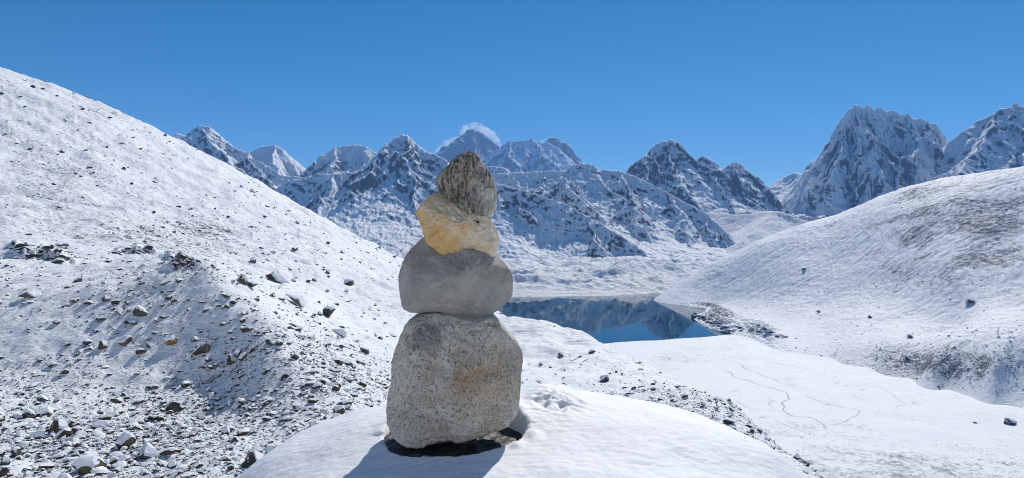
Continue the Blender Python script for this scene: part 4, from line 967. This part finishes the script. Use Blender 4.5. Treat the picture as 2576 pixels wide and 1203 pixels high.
gry_o = c6([(490, 732), (560, 760), (700, 800), (900, 830), (1075, 850), (1120, 910), (1170, 970), (1205, 1030), (1217, 1100), (1212, 1160)]) + c7([(940, 100), (900, 150), (850, 182), (800, 212), (740, 236), (680, 228), (620, 214), (560, 202), (500, 184), (450, 183), (400, 190), (310, 190), (268, 172), (250, 110), (240, 30)]) + c6([(305, 1060), (320, 990), (345, 930), (380, 860), (430, 800)])
bas_o = c7([(310, 235), (350, 213), (400, 198), (470, 188), (600, 198), (740, 212), (825, 205), (860, 240), (920, 310), (970, 370), (1000, 430), (1005, 480), (990, 570), (990, 680), (985, 750), (965, 810), (920, 855), (850, 890), (760, 920), (680, 940), (560, 950), (480, 952), (420, 970), (360, 980), (300, 965), (250, 940), (215, 900), (185, 850), (178, 780), (185, 700), (205, 600), (215, 500), (230, 420), (260, 330), (285, 265)])

s4 = outline_stone('cairn_stone', bas_o, 1.30, 0.095, 11, [((0.05, -1, 0.14), 0.58), ((-0.7, -1, 0.1), 0.66), ((0.7, -1, 0.15), 0.66), ((-0.1, -0.8, 0.7), 0.80), ((0.2, -1, -0.5), 0.70)], noise=0.006, fine=0.004, chips=(10, 0.96))
tag(s4, 'large pale speckled granite boulder at the bottom of the cairn', 'stone', 'stones stacked in the cairn')
s3 = outline_stone('cairn_stone', gry_o, 1.30, 0.084, 23, [((-0.35, -1, 0.65), 0.50), ((0.85, -1, -0.25), 0.62), ((0.75, -0.5, 0.75), 0.78), ((-0.15, -1, -0.55), 0.50), ((-0.8, -1, -0.1), 0.66)], noise=0.003, fine=0.0022, chips=(14, 0.95))
tag(s3, 'smooth dark grey stone, second from the bottom of the cairn', 'stone', 'stones stacked in the cairn')
s2 = outline_stone('cairn_stone', yel_o, 1.30, 0.069, 37, [((0.1, -0.75, 0.75), 0.55), ((0.12, -1, -0.35), 0.52), ((-0.6, -1, -0.1), 0.66), ((0.6, -1, 0.2), 0.62)], noise=0.004, fine=0.0035, chips=(14, 0.95))
tag(s2, 'yellow-stained white quartz stone, third from the bottom of the cairn', 'stone', 'stones stacked in the cairn')
s1 = outline_stone('cairn_stone', top_o, 1.30, 0.058, 51, [((-0.25, -1, 0.1), 0.48), ((0.7, -1, 0.1), 0.54), ((-0.5, -0.7, 0.9), 0.88)], noise=0.003, fine=0.0035, chips=(16, 0.955))
tag(s1, 'pointed streaked grey stone on top of the cairn', 'stone', 'stones stacked in the cairn')

# granite of the base stone
m = NT('granite_pale'); v = m.coord()
sp = m.noise(v, 210, 4, 0.8, 0.8); sp2 = m.noise(v, 420, 3, 0.7); big = m.noise(v, 14, 4, 0.6, 0.5); lich = m.noise(v, 9, 5, 0.65, 0.3)
c = m.mix(m.ramp(big, 0.38, 0.62), (0.90, 0.83, 0.71), (0.70, 0.62, 0.50))
def patch(cx_, cz_, rad, wob=0.05):
    sp_ = m.n('ShaderNodeVectorMath', operation='DISTANCE'); m.t.links.new(m.coord(scale=(1, 0.2, 1)), sp_.inputs[0]); sp_.inputs[1].default_value = (cx_, -0.015, cz_)
    return m.ramp(m.math('ADD', sp_.outputs['Value'], m.math('MULTIPLY', m.math('SUBTRACT', m.noise(v, 26, 5, 0.65), 0.5), wob * 2.4)), rad * 1.25, rad * 0.6)
c = m.mix(m.math('MULTIPLY', patch(-0.045, 0.075, 0.035), 0.65), c, (0.19, 0.19, 0.20))
c = m.mix(m.math('MULTIPLY', patch(0.05, -0.005, 0.045, 0.10), 0.32), c, (0.55, 0.28, 0.09))
c = m.mix(m.ramp(m.noise(v, 120, 3, 0.7), 0.54, 0.66), c, (0.66, 0.66, 0.66))
c = m.mix(m.math('MULTIPLY', m.ramp(lich, 0.51, 0.68), 0.65), c, (0.50, 0.30, 0.13))
c = m.mix(m.math('MULTIPLY', m.ramp(sp, 0.545, 0.60), m.ramp(m.noise(v, 30, 5, 0.65), 0.3, 0.65, 0.35, 1.0)), c, (0.055, 0.048, 0.04))
c = m.mix(m.math('MULTIPLY', m.ramp(sp2, 0.55, 0.62), 0.75), c, (0.16, 0.14, 0.12))
m.bsdf(c, 0.8, 0.25, m.bump(m.math('ADD', m.math('MULTIPLY', sp, 0.6), m.noise(v, 60, 4, 0.6)), 0.009, 0.9)); s4.data.materials.append(m.m)
# smooth grey stone
m = NT('stone_smooth_grey'); v = m.coord()
g = m.noise(v, 230, 4, 0.85); big = m.noise(v, 11, 5, 0.6, 0.6)
c = m.mix(m.ramp(big, 0.35, 0.68), (0.27, 0.262, 0.245), (0.46, 0.435, 0.39))
c = m.mix(m.math('MULTIPLY', m.ramp(g, 0.47, 0.62), 0.75), c, (0.46, 0.44, 0.40))
c = m.mix(m.math('MULTIPLY', m.ramp(m.noise(v, 16, 4, 0.6), 0.56, 0.68), 0.45), c, (0.17, 0.125, 0.075))
m.bsdf(c, 0.72, 0.3, m.bump(m.math('ADD', m.math('MULTIPLY', g, 0.25), m.noise(v, 45, 5, 0.6)), 0.007, 0.8)); s3.data.materials.append(m.m)
# yellow stained quartz
m = NT('quartz_yellow'); v = m.coord()
big = m.noise(v, 16, 5, 0.6, 0.6); sp = m.noise(v, 70, 5, 0.7); sp2 = m.noise(v, 38, 3, 0.6)
sx = m.n('ShaderNodeSeparateXYZ'); m.t.links.new(v, sx.inputs[0])
c = m.mix(m.ramp(m.noise(v, 40, 5, 0.65), 0.35, 0.65), (0.88, 0.77, 0.58), (0.64, 0.54, 0.41))
rim_ = m.math('ADD', m.math('MULTIPLY', sx.outputs[0], -5.0), m.math('MULTIPLY', sx.outputs[2], -3.2))
yl = m.ramp(m.math('ADD', m.math('ADD', big, m.math('MULTIPLY', rim_, 0.55)), 0.0), 0.37, 0.72)
c = m.mix(m.math('MULTIPLY', yl, 0.92), c, m.mix(sp, (0.84, 0.54, 0.17), (0.66, 0.36, 0.09)))
c = m.mix(m.ramp(sp2, 0.64, 0.69), c, (0.05, 0.045, 0.04))
m.bsdf(c, 0.42, 0.5, m.bump(m.math('ADD', sp, m.noise(v, 25, 4, 0.6)), 0.004, 0.8)); s2.data.materials.append(m.m)
# streaked gneiss
m = NT('gneiss_streaked')
v = m.coord(scale=(1, 1, 0.22), rot=(0, math.radians(-24), 0)); vo = m.coord()
st = m.noise(v, 210, 5, 0.8, 0.5); big = m.noise(vo, 14, 5, 0.6, 0.4)
sx = m.n('ShaderNodeSeparateXYZ'); m.t.links.new(vo, sx.inputs[0])
c = m.mix(m.ramp(st, 0.42, 0.60), (0.085, 0.076, 0.066), (0.52, 0.47, 0.39))
c = m.mix(m.ramp(m.math('ADD', big, m.math('MULTIPLY', sx.outputs[0], 3.5)), 0.52, 0.72), c, m.mix(m.ramp(st, 0.36, 0.50), (0.26, 0.24, 0.21), (0.74, 0.69, 0.60)))
c = m.mix(m.math('MULTIPLY', m.ramp(m.noise(vo, 20, 4, 0.6), 0.58, 0.68), 0.6), c, (0.28, 0.14, 0.05))
c = m.mix(m.math('MULTIPLY', m.ramp(m.noise(vo, 11, 4, 0.6, 0.5), 0.54, 0.66), 0.7), c, (0.07, 0.062, 0.055))
m.bsdf(c, 0.75, 0.3, m.bump(m.math('ADD', st, m.noise(vo, 50, 5, 0.6)), 0.004, 0.8)); s1.data.materials.append(m.m)

# ------------------------------------------------------------------ air and clouds
hz = NT('haze_air'); pv = hz.n('ShaderNodeVolumePrincipled')
pv.inputs['Color'].default_value = (0.26, 0.53, 1.0, 1); pv.inputs['Density'].default_value = 2.5e-5; pv.inputs['Anisotropy'].default_value = 0.0
hz.t.links.new(pv.outputs[0], hz.out.inputs['Volume'])
bm = bmesh.new(); bmesh.ops.create_cube(bm, size=1.0)
me = bpy.data.meshes.new('haze'); bm.to_mesh(me); bm.free()
hb_ = link('haze', me, hz.m, smooth=False)
z0, z1 = -301.5, 3150.0
hb_.scale = (53000, 39500, z1 - z0); hb_.location = (0, 29500 - 19750, (z0 + z1) / 2)
tag(hb_, kind='stuff')

cm = NT('cloud_vapour')
def cloud(pts, Y, label, dens, seed, sq=0.6):
    me_b = bmesh.new()
    for k, (px, py, r) in enumerate(pts):
        p = at(px, py, Y); rad = r * Y / FOC
        mt = Matrix.Translation(p) @ Matrix.Diagonal((rad, rad * sq, rad, 1))
        bmesh.ops.create_icosphere(me_b, subdivisions=3, radius=1.0, matrix=mt)
    me = bpy.data.meshes.new('cloud'); me_b.to_mesh(me); me_b.free()
    o = link('cloud', me)
    rmd = o.modifiers.new('remesh', 'REMESH'); rmd.mode = 'VOXEL'; rmd.voxel_size = 60
    c = NT('cloud_vapour')
    v = c.coord()
    n = c.noise(c.coord(scale=(0.7, 1, 1), rot=(0, 0.5, 0)), 1 / 380, 8, 0.68, 0.8)
    pr = c.n('ShaderNodeVolumePrincipled'); pr.inputs['Color'].default_value = (1, 1, 1, 1); pr.inputs['Anisotropy'].default_value = 0.6
    c.t.links.new(c.math('MULTIPLY', c.ramp(n, 0.40, 0.70), dens), pr.inputs['Density'])
    c.t.links.new(pr.outputs[0], c.out.inputs['Volume'])
    me.materials.append(c.m)
    return tag(o, label, 'cloud')
YCL = 31000
cloud([(1102, 380, 8), (1112, 372, 10), (1124, 362, 12), (1138, 354, 10), (1150, 349, 7), (1165, 332, 10), (1172, 322, 10), (1184, 317, 10), (1196, 317, 11), (1208, 322, 12), (1222, 331, 13), (1236, 342, 14), (1247, 354, 12), (1254, 366, 9)], YCL, 'white cloud plume clinging behind the summit of the highest far peak', 0.014, 1)
cloud([(1362, 357, 6), (1372, 352, 6), (1382, 346, 4)], YCL, 'thin wisp of cloud left of the far humped peak', 0.012, 2)
cloud([(1414, 350, 5), (1424, 356, 6), (1434, 365, 5)], YCL, 'thin wisp of cloud right of the far humped peak', 0.012, 3)
